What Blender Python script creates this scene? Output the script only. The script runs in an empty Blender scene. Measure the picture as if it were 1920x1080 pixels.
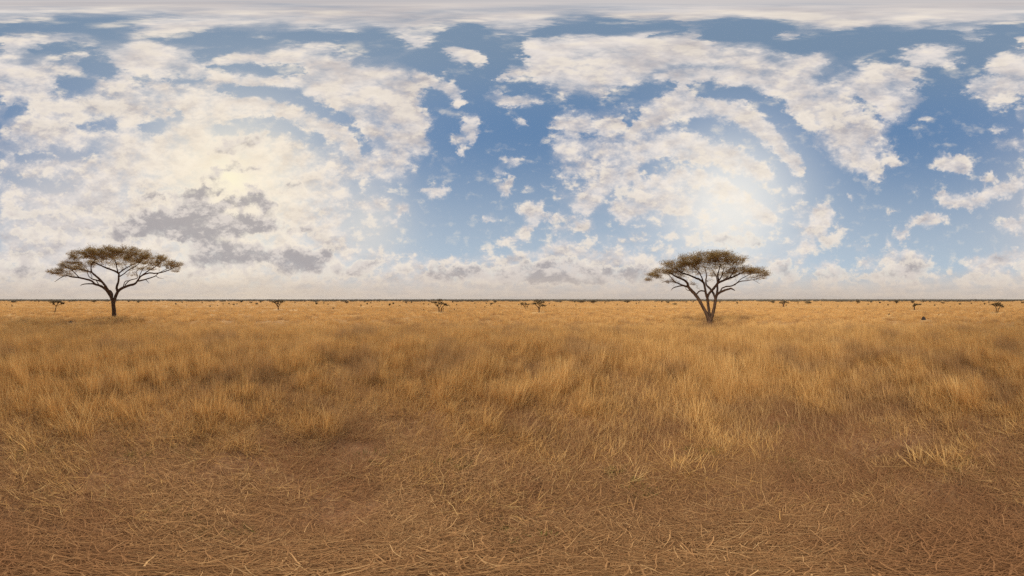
import bpy, math, random
import numpy as np
from mathutils import Vector, noise as mnoise

R = math.radians
random.seed(7)
rng = np.random.default_rng(11)
S = bpy.context.scene
COL = S.collection

# ------------------------------------------------------------------ camera
H = 2.0                                   # eye height, metres
HORIZ = 562.0                             # horizon row of the 1920x1080 panorama
DPX, DPY = 360.0 / 1920.0, 90.0 / HORIZ   # degrees per photograph pixel
cd = bpy.data.cameras.new('camera')
cam = bpy.data.objects.new('camera', cd)
COL.objects.link(cam)
cam.location = (0, 0, H)
cam.rotation_euler = (R(90), 0, 0)
cd.type = 'PANO'
cd.clip_start, cd.clip_end = 0.02, 20000
cd.panorama_type = 'EQUIRECTANGULAR'
cd.latitude_max = R(90)
cd.latitude_min = R(-(1080 - HORIZ) * DPY)
cd.longitude_min = R(-180)
cd.longitude_max = R(180)
S.camera = cam

S.view_settings.view_transform = 'Standard'
S.view_settings.look = 'None'
S.view_settings.exposure = 0.74
S.view_settings.gamma = 1.0
S.view_settings.use_curve_mapping = False
EXPO = 2 ** S.view_settings.exposure
S.cycles.max_bounces = 6
S.cycles.diffuse_bounces = 3
S.cycles.transparent_max_bounces = 4
S.cycles.use_denoising = False


def az_of(x):
    return R((x / 1920.0 - 0.5) * 360.0)


def ground_at(x, y):
    """world ground point that the photograph shows at pixel (x, y)"""
    d = H / math.tan(R((y - HORIZ) * DPY))
    a = az_of(x)
    return Vector((d * math.sin(a), d * math.cos(a), 0.0))


# ------------------------------------------------------------------ node helper
class NT:
    def __init__(self, tree):
        self.t = tree
        self.n = tree.nodes
        self.l = tree.links

    def new(self, kind, **kw):
        nd = self.n.new(kind)
        for k, v in kw.items():
            setattr(nd, k, v)
        return nd

    def put(self, sock, v):
        if isinstance(v, bpy.types.NodeSocket):
            self.l.new(v, sock)
        elif v is not None:
            sock.default_value = v

    def math(self, op, a, b=None, c=None, clamp=False):
        nd = self.new('ShaderNodeMath', operation=op, use_clamp=clamp)
        self.put(nd.inputs[0], a)
        if b is not None:
            self.put(nd.inputs[1], b)
        if c is not None:
            self.put(nd.inputs[2], c)
        return nd.outputs[0]

    def vmath(self, op, a, b=None, scale=None):
        nd = self.new('ShaderNodeVectorMath', operation=op)
        self.put(nd.inputs[0], a)
        if b is not None:
            self.put(nd.inputs[1], b)
        if scale is not None:
            self.put(nd.inputs['Scale'], scale)
        return nd.outputs['Value'] if op in ('LENGTH', 'DOT_PRODUCT', 'DISTANCE') else nd.outputs[0]

    def mix(self, f, a, b, blend='MIX'):
        nd = self.new('ShaderNodeMix', data_type='RGBA', blend_type=blend)
        nd.clamp_factor = True
        self.put(nd.inputs[0], f)
        self.put(nd.inputs[6], a)
        self.put(nd.inputs[7], b)
        return nd.outputs[2]

    def smooth(self, v, a, b, lo=0.0, hi=1.0, kind='SMOOTHSTEP'):
        nd = self.new('ShaderNodeMapRange', interpolation_type=kind)
        self.put(nd.inputs[0], v)
        nd.inputs[1].default_value = a
        nd.inputs[2].default_value = b
        nd.inputs[3].default_value = lo
        nd.inputs[4].default_value = hi
        return nd.outputs[0]

    def noise(self, vec, scale, detail=4, rough=0.5, dist=0.0, color=False, lac=2.0):
        nd = self.new('ShaderNodeTexNoise')
        self.put(nd.inputs['Vector'], vec)
        nd.inputs['Scale'].default_value = scale
        nd.inputs['Detail'].default_value = detail
        nd.inputs['Roughness'].default_value = rough
        nd.inputs['Distortion'].default_value = dist
        nd.inputs['Lacunarity'].default_value = lac
        return nd.outputs['Color'] if color else nd.outputs[0]


def rgb(r, g, b):
    """8-bit display colour -> linear"""
    f = lambda c: (c / 255 / 12.92) if c / 255 <= 0.04045 else ((c / 255 + 0.055) / 1.055) ** 2.4
    return (f(r), f(g), f(b), 1.0)


# ------------------------------------------------------------------ sun and sky
SUN_X, SUN_Y = 428.0, 335.0
SUN_AZ = az_of(SUN_X)
SUN_EL = R((HORIZ - SUN_Y) * DPY)
sun_dir = Vector((math.sin(SUN_AZ) * math.cos(SUN_EL), math.cos(SUN_AZ) * math.cos(SUN_EL), math.sin(SUN_EL)))
sd = bpy.data.lights.new('sun', 'SUN')
sd.energy = 2.5
sd.angle = R(45)                          # veiled by thin cloud: soft shadows
sd.color = (1.0, 0.90, 0.76)
sun = bpy.data.objects.new('sun', sd)
sun.rotation_euler = (-sun_dir).to_track_quat('-Z', 'Y').to_euler()
sun.location = (0, 0, 60)
COL.objects.link(sun)

# cloud cover by direction: rows from the zenith (top) to the horizon, columns once round the compass.
# digits: white cloud cover 0-9; m-p: half grey cloud, r-u: grey cloud, both thin to thick
COVER = """
9999999999988887778888999999999999999999999999999999999999999
7776555556677777789989987777888876678787 97678899999988899988
12211233578886555785 66774411456511000000 32110135676345364432
77775324422111331100 00155200222310154562 43000243110000015421
87524689987774234466 32143144001766689997 87666410321005541014
64547689996477887776 44342176102799989999 97887567534117774048
99998337878755634378 86753211135999958965 56787677636564420469
88863687475677878788 99996611153999998747 88788887368886622679
78743767888774445788 79987540322587863468 55555889877975202778
85889868696788764468 89986350367611125489 88853379987874002554
55999999985899987645 78997424233235544677 99984248997773000244
58997658668975446777 36998427315358785664 54897325899742510153
69988788589976734467 54898228200167647646 52489452778721011345
577785898888ppp77645 66687237401476567788 87557643778630032457
64578588888pp8888865 56786133043577677889 99876742678530252425
778878888888pp988877 57883010043246567676 77898552278610387211
66565899888oo8887778 66773000242344578656 97567421125500464556
6644688888nppnp8o877 66542520053246689887 99744643100003166577
7787888opppp88ttp887 66632410033377789998 98874443140000167874
77888888pptttpptp887 57674211017736658989 98575547631033325424
6678878puuuuututup88 56642111425655537777 87666448841026751045
8888888puuuuuuuutpp8 55532111225465534656 77776447851365431146
888888p888tt8pptp8p8 65432111245266567756 7p6p6557864442111123
8pp8888888ptttttptp8 76744222436677677767 666p6656646575311554
88pp888888pptpppttp8 77757687778pp888p877 66666oo66578p8653788
pp8p88888888pppppp88 7pp7pppttpptttppttp7 66666666p67ppp656788
88888888888888888888 77777ptppppppp777777 66666666666pp6667777
88888888888888888888 77777777777777777777 66666666666666666666
"""


# cloud bands (positive) and blue lanes (negative): strength, radius, then points (x, y) along them
BANDS = [
    (.95, 17, [(320, 216), (370, 192), (440, 190), (500, 203), (565, 216), (632, 246), (662, 282), (682, 312)]),
    (-.85, 11, [(418, 243), (480, 231), (540, 237), (600, 266)]),
    (.90, 13, [(390, 113), (470, 108), (550, 113), (630, 128), (700, 150), (752, 192), (780, 240)]),
    (.90, 13, [(420, 152), (480, 150), (540, 156), (592, 176), (642, 208), (700, 250)]),
    (-.80, 8, [(405, 127), (480, 127), (570, 134)]),
    (-.85, 11, [(428, 171), (500, 172), (560, 186), (612, 212), (642, 228)]),
    (.95, 30, [(640, 135), (705, 150), (755, 185), (775, 225), (780, 262)]),
    (.85, 14, [(790, 145), (835, 165), (855, 185)]),
    (-.8, 11, [(800, 178), (812, 200)]), (-.7, 9, [(655, 232), (682, 262), (690, 285)]),
    (-.8, 12, [(385, 98), (425, 90)]), (-.8, 13, [(115, 160), (150, 152), (165, 160)]), (-.75, 14, [(165, 118), (200, 125)]), (-.7, 9, [(80, 95), (120, 88), (155, 95)]),
    (-.75, 11, [(275, 240), (305, 232)]), (-.7, 8, [(155, 240), (215, 233)]), (-.7, 8, [(20, 210), (45, 205)]), (-.7, 7, [(255, 150), (270, 145)]), (-.6, 6, [(330, 155), (385, 157)]), (-.6, 7, [(325, 210), (330, 220)]),
    (-.65, 9, [(15, 335), (70, 345), (130, 352)]), (-.6, 7, [(30, 292), (75, 295), (180, 290)]),
    (.96, 15, [(1180, 250), (1215, 226), (1258, 205), (1310, 186), (1362, 192), (1402, 216), (1440, 246), (1472, 286), (1494, 314)]),
    (-.95, 14, [(1285, 237), (1345, 240), (1395, 262), (1440, 292), (1470, 330)]),
    (.96, 18, [(1195, 292), (1242, 264), (1300, 266), (1352, 288), (1400, 308), (1432, 328)]),
    (-.85, 10, [(1200, 322), (1260, 308), (1330, 322), (1395, 344), (1440, 372)]),
    (.92, 17, [(1200, 352), (1280, 334), (1325, 338), (1362, 358), (1402, 386), (1444, 408)]),
    (.95, 16, [(1230, 152), (1290, 140), (1380, 146), (1445, 166)]), (.95, 30, [(1500, 190), (1560, 225), (1590, 260), (1625, 300)]), (.9, 24, [(1600, 180), (1650, 165), (1700, 185)]),
    (-.95, 12, [(1310, 166), (1395, 178), (1450, 203), (1490, 238), (1518, 282), (1535, 330)]),
    (.98, 30, [(1020, 120), (1080, 140), (1150, 125), (1220, 110), (1300, 95)]), (.96, 24, [(1000, 100), (1060, 95), (1140, 85), (1240, 80)]),
    (-.9, 11, [(1150, 182), (1210, 172), (1260, 160)]), (-.85, 10, [(1185, 210), (1165, 235)]), (-.8, 8, [(1120, 225), (1105, 260), (1080, 270)]),
    (.9, 20, [(1060, 235), (1095, 232)]), (.9, 18, [(1130, 240), (1150, 235)]), (.85, 16, [(1050, 280), (1110, 275), (1160, 282)]),
    (.9, 22, [(1090, 385), (1140, 340), (1180, 330)]), (.9, 28, [(1170, 390), (1230, 370), (1280, 390)]), (.8, 12, [(1060, 320), (1110, 310)]),
    (.85, 10, [(980, 440), (1000, 420), (1010, 410)]), (.7, 8, [(945, 452), (975, 448)]), (.85, 8, [(940, 352), (950, 365), (955, 340)]),
    (.75, 9, [(810, 500), (860, 488), (900, 495)]), (.85, 14, [(1040, 470), (1100, 478), (1160, 485), (1220, 498)]), (.8, 12, [(950, 490), (1010, 478), (1060, 455)]),
    (.95, 34, [(1530, 190), (1600, 215), (1640, 190)]), (.92, 24, [(1600, 260), (1635, 235), (1680, 190), (1700, 150)]), (-.6, 7, [(1600, 185), (1630, 205), (1650, 230)]),
    (.9, 10, [(940, 140), (960, 135), (985, 135)]),
    (.9, 14, [(1770, 375), (1830, 378), (1880, 355), (1905, 345)]), (.9, 9, [(1845, 338), (1855, 332)]),
]
# single clouds: x, y, half width, half height, strength
PUFFS = [
    (880, 236, 22, 20, .95), (884, 258, 18, 12, .9), (860, 262, 14, 10, .7), (863, 104, 28, 13, .95), (893, 118, 10, 5, .8), (775, 78, 30, 9, .85), (965, 192, 40, 11, .9), (930, 182, 22, 14, .6), (978, 231, 20, 11, .8),
    (815, 359, 26, 11, .95), (792, 356, 10, 5, .7), (840, 300, 5, 6, .7), (868, 284, 8, 10, .8), (992, 396, 24, 17, 1.0), (1036, 408, 20, 8, .8), (936, 323, 14, 8, .85), (962, 300, 22, 9, .75), (917, 413, 17, 6, .9), (1090, 421, 30, 12, .9), (1046, 430, 18, 6, .7), (905, 470, 14, 5, .5),
    (728, 418, 20, 9, .75), (755, 390, 18, 12, .8), (700, 385, 40, 16, .75), (1025, 348, 5, 5, .6), (985, 358, 8, 7, .5), (895, 388, 6, 4, .4), (1740, 413, 34, 13, .95), (1690, 440, 14, 12, .85), (1665, 452, 9, 8, .7), (1706, 425, 9, 5, .6),
    (1540, 405, 26, 22, 1.0), (1530, 435, 22, 18, .95), (1555, 450, 22, 14, .9), (1512, 460, 16, 14, .85), (1575, 435, 12, 16, .6), (1695, 492, 48, 24, 1.0), (1680, 515, 60, 14, .95), (1625, 490, 18, 12, .75), (1610, 465, 10, 10, .6), (1550, 500, 26, 14, .9), (1480, 498, 30, 9, .7),
    (1790, 308, 38, 15, .95), (1800, 298, 16, 10, .9), (1770, 285, 15, 7, .6), (1745, 100, 52, 16, .95), (1725, 112, 28, 10, .9), (1770, 115, 40, 9, .8), (1895, 140, 40, 40, 1.0), (1845, 170, 32, 22, .85), (1868, 185, 40, 12, .7), (1900, 425, 30, 13, .9), (1870, 420, 14, 5, .6),
    (1860, 490, 46, 14, .95), (1900, 480, 30, 14, .9), (1850, 515, 50, 14, .9), (1900, 520, 40, 14, .9), (1735, 224, 12, 8, .6), (1595, 371, 9, 7, .85), (1672, 300, 18, 15, .9), (1640, 330, 16, 8, .8), (1700, 352, 6, 6, .6), (1675, 396, 12, 5, .6), (1490, 355, 16, 12, .8), (1470, 385, 18, 8, .6), (1500, 360, 6, 6, .7),
    (1888, 272, 28, 9, .7), (1870, 242, 18, 7, .7), (1870, 205, 12, 7, .5), (1910, 215, 12, 14, .6), (1905, 270, 24, 10, .8), (1600, 290, 40, 24, .9), (1705, 155, 24, 10, .85), (1520, 118, 34, 16, .95), (1600, 115, 24, 9, .4), (1820, 58, 40, 8, .8), (1820, 76, 22, 4, .7), (1490, 65, 24, 4, .7), (1300, 58, 24, 4, .6), (960, 58, 50, 7, .75), (800, 56, 16, 3, .6),
]
# grey clouds standing before the bright ones
GREYS = [
    (330, 416, 78, 24, 1.0), (375, 400, 42, 20, 1.0), (270, 425, 45, 14, .9), (350, 440, 70, 13, .9), (400, 432, 60, 14, .9), (470, 425, 44, 18, .95), (448, 408, 22, 14, .9), (505, 420, 26, 12, .85), (225, 442, 40, 5, .7),
    (440, 470, 75, 22, .85), (400, 462, 50, 14, .7), (400, 492, 70, 16, .65), (560, 486, 50, 17, .9), (520, 478, 36, 15, .75), (600, 478, 26, 10, .7), (575, 500, 40, 12, .6),
    (475, 374, 30, 12, .9), (505, 388, 20, 9, .8), (358, 368, 30, 13, .9), (372, 357, 12, 9, .8), (295, 364, 45, 7, .7), (402, 356, 22, 10, .7), (425, 383, 28, 6, .9), (470, 347, 13, 8, .8), (413, 317, 18, 6, .7), (440, 312, 18, 6, .6), (395, 333, 20, 5, .6), (475, 318, 20, 4, .5), (430, 278, 40, 12, .55), (460, 262, 36, 9, .5), (545, 350, 22, 6, .65), (572, 432, 20, 10, .65), (595, 400, 12, 5, .4), (543, 440, 8, 10, .6),
    (50, 480, 26, 8, .6), (30, 505, 40, 12, .6), (190, 407, 12, 6, .5), (60, 440, 40, 12, .35), (130, 395, 40, 14, .3), (40, 400, 40, 10, .35), (140, 440, 40, 10, .3), (580, 515, 60, 10, .5), (350, 520, 80, 8, .5), (250, 500, 50, 8, .4), (60, 530, 60, 8, .45),
    (876, 510, 32, 15, .9), (835, 518, 26, 10, .7), (815, 505, 14, 10, .6), (950, 520, 38, 13, .8), (1020, 508, 46, 16, .85), (1060, 500, 34, 14, .8), (1045, 525, 60, 8, .8), (1125, 512, 40, 10, .75), (1190, 512, 40, 12, .8), (1160, 525, 60, 7, .6), (690, 497, 26, 4, .7), (680, 512, 30, 6, .5), (755, 505, 14, 6, .5), (645, 508, 20, 6, .5),
    (1470, 502, 24, 8, .7), (1550, 512, 28, 9, .65), (1700, 506, 42, 16, .65), (1670, 522, 50, 8, .55), (1580, 520, 40, 6, .4), (1380, 455, 40, 9, .5), (1330, 450, 30, 5, .4), (1420, 452, 14, 6, .5), (1850, 524, 60, 8, .5), (1300, 350, 20, 7, .25), (1180, 365, 40, 14, .3), (1270, 400, 30, 10, .3),
    (500, 450, 45, 4, -.6), (438, 397, 8, 8, -.6), (525, 463, 26, 5, -.5), (412, 372, 12, 10, -.6), (455, 447, 36, 4, -.4),
    (1090, 125, 60, 18, .22), (1570, 215, 50, 25, .22), (720, 180, 50, 30, .15), (150, 210, 80, 30, .2), (100, 130, 50, 14, .15), (1550, 450, 26, 12, .3), (1470, 515, 40, 7, .5),
]


def cell(ch):
    return int(ch) / 9.0 if ch.isdigit() else (0.35, 0.55, 0.72, 0.95)['mnoprstu'.index(ch) % 4]


def cover_table():
    """white and grey cloud cover on a grid of directions (192 round the compass, 56 from zenith to horizon)"""
    rows = [ln.replace(' ', '')[:60] for ln in COVER.strip().splitlines()]
    base = np.array([[cell(c) for c in ln] for ln in rows])               # 28 x 60
    X, Y = np.meshgrid((np.arange(192) + 0.5) * 10, (np.arange(56) + 0.5) * HORIZ / 56)
    gx = (X / 32 - 0.5) % 60
    gy = np.clip(Y / 20 - 0.5, 0, 27)
    x0, y0 = np.floor(gx).astype(int), np.floor(gy).astype(int)
    fx, fy = gx - x0, gy - y0
    x1, y1 = (x0 + 1) % 60, np.minimum(y0 + 1, 27)
    cov = (base[y0, x0] * (1 - fx) + base[y0, x1] * fx) * (1 - fy) + (base[y1, x0] * (1 - fx) + base[y1, x1] * fx) * fy
    cov = np.where(cov > 0.6, 0.6 + (cov - 0.6) * 0.85, np.where(cov < 0.45, cov * (0.35 + cov * 0.65 / 0.45), cov))
    box = lambda xa, xb, ya, yb, e=30: np.clip((X - xa) / e, 0, 1) * np.clip((xb - X) / e, 0, 1) * np.clip((Y - ya) / 14, 0, 1) * np.clip((yb - Y) / 20, 0, 1)
    cov *= 1 - 0.62 * np.maximum(box(800, 1050, 50, 450), np.maximum(box(1500, 1980, 325, 520), box(1715, 1980, 45, 520)))
    cov *= 1 - 0.30 * box(640, 1500, 330, 490)

    def fall(d):
        t = np.clip((1.75 - d) / 1.35, 0, 1)
        return t * t * (3 - 2 * t)
    for amt, rad, pts in BANDS:
        d = np.full(X.shape, 1e9)
        for (xa, ya), (xb, yb) in zip(pts[:-1], pts[1:]):
            vx, vy = xb - xa, yb - ya
            t = np.clip(((X - xa) * vx + (Y - ya) * vy) / (vx * vx + vy * vy), 0, 1)
            d = np.minimum(d, np.hypot(X - xa - t * vx, Y - ya - t * vy))
        f = fall(d / max(rad, 8))
        cov = np.maximum(cov, amt * f) if amt > 0 else cov * (1 + 0.88 * amt * f)

    def blob(x, y, rx, ry):
        dx = (X - x + 960) % 1920 - 960
        return fall(np.hypot(dx / max(rx, 8), (Y - y) / max(ry, 7)))
    for x, y, rx, ry, a in PUFFS:
        cov = np.maximum(cov, a * blob(x, y, rx, ry))
    grey = np.zeros_like(cov)
    for x, y, rx, ry, a in GREYS:
        f = a * blob(x, y, rx, ry)
        grey = 1 - (1 - grey) * (1 - f) if a > 0 else grey * (1 + f)
    return cov, grey


def build_world():
    w = bpy.data.worlds.new('World')
    S.world = w
    w.use_nodes = True
    T = NT(w.node_tree)
    T.n.clear()
    out = T.new('ShaderNodeOutputWorld')
    bg = T.new('ShaderNodeBackground')
    STR = 0.10
    bg.inputs['Strength'].default_value = STR
    T.l.new(bg.outputs[0], out.inputs[0])
    G = 1.0 / (STR * EXPO)

    def disp(r, g, b, k=1.0):
        c = rgb(r, g, b)
        return (c[0] * G * k, c[1] * G * k, c[2] * G * k, 1.0)

    d = T.new('ShaderNodeTexCoord').outputs['Generated']
    # small warp so that the cover table has no straight edges
    w1 = T.vmath('SUBTRACT', T.noise(d, 13.0, 6, 0.68, color=True), (0.5, 0.5, 0.5))
    dw = T.vmath('ADD', d, T.vmath('SCALE', w1, scale=0.14))
    sep = T.new('ShaderNodeSeparateXYZ')
    T.l.new(T.vmath('NORMALIZE', dw), sep.inputs[0])
    sep0 = T.new('ShaderNodeSeparateXYZ')
    T.l.new(d, sep0.inputs[0])
    lon = T.math('ARCTAN2', sep.outputs[0], sep.outputs[1])
    u = T.math('MULTIPLY_ADD', lon, 1 / (2 * math.pi), 0.5)
    el = T.math('ARCSINE', sep.outputs[2])
    el0 = T.math('MULTIPLY', T.math('ARCSINE', sep0.outputs[2]), 180 / math.pi)   # degrees
    row = T.math('MULTIPLY_ADD', el, -(180 / math.pi) / 90.0 * 56, 56 - 0.5)
    acc = None
    comb = T.new('ShaderNodeCombineXYZ')
    for k in range(3):
        T.l.new(u, comb.inputs[k])
    covt, greyt = cover_table()
    for i in range(56):
        nd = T.new('ShaderNodeRGBCurve')
        T.l.new(comb.outputs[0], nd.inputs['Color'])
        mp = nd.mapping
        for ch, tab in ((0, covt), (1, greyt)):
            cu = mp.curves[ch]
            vals = tab[i]
            e = float(vals[0] + vals[-1]) / 2
            cu.points[0].location = (0, e)
            cu.points[1].location = (1, e)
            for j in range(192):
                if 0 < j < 191 and max(abs(vals[j - 1:j + 2] - vals[j])) < 0.004:
                    continue
                cu.points.new((j + 0.5) / 192, float(vals[j]))
            for p in cu.points:
                p.handle_type = 'AUTO_CLAMPED'
        mp.update()
        if acc is None:
            acc = nd.outputs[0]
        else:
            acc = T.mix(T.math('SUBTRACT', row, float(i - 1), clamp=True), acc, nd.outputs[0])
    sc = T.new('ShaderNodeSeparateColor')
    T.l.new(acc, sc.inputs[0])
    cov, greym = T.math('MAXIMUM', sc.outputs[0], 0.05), sc.outputs[1]

    # cloud texture: rounded lobes plus turbulence
    sq = T.vmath('MULTIPLY', d, (1.0, 1.0, 1.6))
    tw = T.vmath('SUBTRACT', T.noise(sq, 30.0, 3, 0.6, color=True), (0.5, 0.5, 0.5))
    sw = T.vmath('ADD', sq, T.vmath('SCALE', tw, scale=0.035))

    def lobes(vec):
        nd = T.new('ShaderNodeTexVoronoi', feature='F1')
        nd.normalize = True
        T.l.new(vec, nd.inputs['Vector'])
        nd.inputs['Scale'].default_value = 21.0
        nd.inputs['Detail'].default_value = 2.0
        nd.inputs['Roughness'].default_value = 0.6
        nd.inputs['Lacunarity'].default_value = 2.2
        return nd.outputs['Distance']
    n1 = T.noise(sq, 11.0, 8, 0.57, 0.1)
    v1 = lobes(sw)
    tex = T.math('ADD', T.math('MULTIPLY', T.math('SUBTRACT', n1, 0.5), 1.95), T.math('MULTIPLY', T.math('SUBTRACT', 0.30, v1), 0.85))
    tex = T.math('MULTIPLY', tex, T.smooth(cov, 0.0, 0.5, 0.45, 1.0))
    up = T.vmath('ADD', sq, (0.0, 0.0, 0.035))
    n2 = T.noise(up, 11.0, 4, 0.57, 0.1)
    v2 = lobes(T.vmath('ADD', sw, (0.0, 0.0, 0.013)))
    fine = T.noise(sq, 60.0, 4, 0.6)
    dens = T.math('ADD', cov, T.math('MULTIPLY_ADD', fine, 0.20, -0.10))
    dens = T.math('ADD', dens, tex)
    body = T.smooth(dens, 0.36, 1.02)
    veil = T.math('MULTIPLY', T.smooth(T.math('MULTIPLY_ADD', n1, 0.5, T.math('SUBTRACT', cov, 0.25)), 0.20, 0.85), 0.36)
    alpha = T.math('SUBTRACT', 1.0, T.math('MULTIPLY', T.math('SUBTRACT', 1.0, body), T.math('SUBTRACT', 1.0, veil)))
    grey = T.smooth(T.math('ADD', greym, T.math('MULTIPLY', tex, 0.95)), 0.20, 0.86)
    rim = T.math('SUBTRACT', T.smooth(T.math('ADD', greym, T.math('MULTIPLY', tex, 0.95)), 0.02, 0.32), grey)
    # relief: brighter where the cloud thins upward
    relief = T.math('ADD', T.math('MULTIPLY', T.math('SUBTRACT', n1, n2), 0.8), T.math('MULTIPLY', T.math('SUBTRACT', v2, v1), 1.1))

    # angular distance to the veiled sun and to the bright cloud break on the other side
    def glow(x, y, width):
        a, e = az_of(x), R((HORIZ - y) * DPY)
        v = (math.sin(a) * math.cos(e), math.cos(a) * math.cos(e), math.sin(e))
        c = T.math('SUBTRACT', 1.0, T.vmath('DOT_PRODUCT', d, v))
        return T.math('EXPONENT', T.math('MULTIPLY', c, -1.0 / (1 - math.cos(R(width)))))
    g1 = glow(SUN_X, SUN_Y + 15, 17)
    g1n = glow(SUN_X, SUN_Y, 4.5)
    g2n = glow(1365, 395, 14)
    g1w = glow(SUN_X + 10, SUN_Y + 20, 31)
    g2 = glow(1375, 370, 22)
    g3 = glow(120, 430, 24)
    g4 = glow(690, 430, 13)

    sky = T.new('ShaderNodeTexSky', sky_type='NISHITA')
    sky.sun_disc = False
    sky.sun_elevation = SUN_EL
    sky.sun_rotation = SUN_AZ
    sky.air_density = 1.0
    sky.dust_density = 1.2
    sky.ozone_density = 1.5
    blue = T.mix(1.0, sky.outputs[0], (0.62, 0.68, 0.70, 1), 'MULTIPLY')
    blue = T.mix(0.88, blue, T.mix(T.smooth(el0, 50, 78), T.mix(T.smooth(el0, 4, 52), disp(184, 198, 210), disp(102, 136, 176)), disp(120, 144, 170)))
    # haze veils round the bright parts
    blue = T.mix(T.math('MULTIPLY', g1w, 0.80), blue, disp(222, 222, 216))
    blue = T.mix(T.math('MULTIPLY', g3, 0.85), blue, disp(212, 206, 203))
    blue = T.mix(T.math('MULTIPLY', g4, 0.75), blue, disp(216, 214, 210))
    blue = T.mix(T.math('MULTIPLY', g2, 0.85), blue, disp(226, 229, 230))
    core = T.smooth(T.math('MULTIPLY_ADD', tex, 0.45, cov), 0.66, 1.20, 0.0, 0.50)
    big = T.math('SUBTRACT', T.noise(sq, 6.5, 4, 0.5), T.noise(T.vmath('ADD', sq, (0.0, 0.0, 0.06)), 6.5, 4, 0.5))
    billow = T.math('ADD', T.math('MULTIPLY', relief, 1.05), T.math('MULTIPLY', big, 2.3))
    lit = T.smooth(T.math('SUBTRACT', T.math('ADD', billow, 0.84), core), 0.0, 1.0, kind='LINEAR')
    white = T.mix(lit, disp(182, 177, 180), disp(230, 222, 217))
    cloud = T.mix(T.smooth(el0, 24, 4, 0.0, 0.30), white, T.mix(lit, disp(164, 157, 157), disp(228, 216, 205)))
    cloud = T.mix(T.math('MULTIPLY', g1w, 0.88), cloud, T.mix(lit, disp(224, 208, 191), disp(255, 242, 222)))
    cloud = T.mix(T.math('MULTIPLY', g2, 0.75), cloud, T.mix(lit, disp(222, 212, 203), disp(252, 243, 230)))
    col = T.mix(alpha, blue, cloud)
    col = T.mix(T.math('MULTIPLY', g2n, 0.55), col, disp(250, 244, 233))
    col = T.mix(T.math('MULTIPLY', g1, 0.72), col, disp(255, 242, 216))
    col = T.mix(T.math('MULTIPLY', g1n, 0.80), col, disp(255, 246, 214))
    greyc = T.mix(T.smooth(T.math('MULTIPLY_ADD', greym, 0.8, T.math('MULTIPLY', billow, -1.5)), 0.15, 0.95), disp(218, 209, 203), disp(168, 163, 165))
    col = T.mix(T.math('MULTIPLY', rim, 0.55, clamp=True), col, disp(247, 235, 217))
    col = T.mix(T.math('MULTIPLY', grey, 0.90), col, greyc)
    # horizon air
    hz = T.mix(T.math('MULTIPLY', g1w, 1.0), disp(208, 192, 177), disp(222, 202, 174))
    streak = T.noise(T.vmath('MULTIPLY', d, (2.2, 2.2, 26.0)), 2.2, 5, 0.6)
    hz = T.mix(T.smooth(streak, 0.42, 0.66, 0.0, 0.50), hz, disp(190, 178, 170))
    col = T.mix(T.smooth(el0, 10.5, 0.0, 0.0, 0.90), col, hz)
    T.l.new(col, bg.inputs['Color'])
    w.cycles.sampling_method = 'MANUAL'
    w.cycles.sample_map_resolution = 512


build_world()
#@@REST

# ------------------------------------------------------------------ materials
def new_mat(name):
    m = bpy.data.materials.new(name)
    m.use_nodes = True
    T = NT(m.node_tree)
    T.n.clear()
    return m, T


def finish(T, shader, disp=None):
    o = T.new('ShaderNodeOutputMaterial')
    T.l.new(shader, o.inputs['Surface'])


def principled(T, color, rough=0.85, bump=None, spec=0.2):
    b = T.new('ShaderNodeBsdfPrincipled')
    T.put(b.inputs['Base Color'], color)
    T.put(b.inputs['Roughness'], rough)
    b.inputs['Specular IOR Level'].default_value = spec
    if bump is not None:
        T.l.new(bump, b.inputs['Normal'])
    return b.outputs[0]


def patch_value(T, pos):
    """slow change of the sward over the plain, shared by ground and grass"""
    return T.noise(pos, 0.55, 5, 0.62)


def mat_ground():
    m, T = new_mat('savanna_soil')
    pos = T.new('ShaderNodeNewGeometry').outputs['Position']
    dist = T.vmath('LENGTH', pos)
    a = T.noise(pos, 1.3, 8, 0.65)
    b = T.noise(pos, 14.0, 8, 0.7)
    c = T.noise(pos, 60.0, 5, 0.7)
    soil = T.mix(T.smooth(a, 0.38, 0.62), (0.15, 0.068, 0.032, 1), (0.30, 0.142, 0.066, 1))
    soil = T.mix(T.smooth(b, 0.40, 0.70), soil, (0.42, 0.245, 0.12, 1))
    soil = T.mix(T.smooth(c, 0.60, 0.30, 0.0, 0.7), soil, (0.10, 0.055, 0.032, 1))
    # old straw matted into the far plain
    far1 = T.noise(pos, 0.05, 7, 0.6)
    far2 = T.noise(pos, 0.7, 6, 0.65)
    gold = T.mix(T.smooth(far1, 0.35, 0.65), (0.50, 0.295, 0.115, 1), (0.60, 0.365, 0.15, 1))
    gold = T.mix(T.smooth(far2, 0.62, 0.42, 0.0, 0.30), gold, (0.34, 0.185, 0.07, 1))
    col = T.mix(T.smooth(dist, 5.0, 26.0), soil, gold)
    bn = T.new('ShaderNodeBump')
    bn.inputs['Strength'].default_value = 0.9
    bn.inputs['Distance'].default_value = 0.03
    T.l.new(T.math('ADD', b, T.math('MULTIPLY', c, 0.5)), bn.inputs['Height'])
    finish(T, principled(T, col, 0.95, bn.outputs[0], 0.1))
    return m


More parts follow.
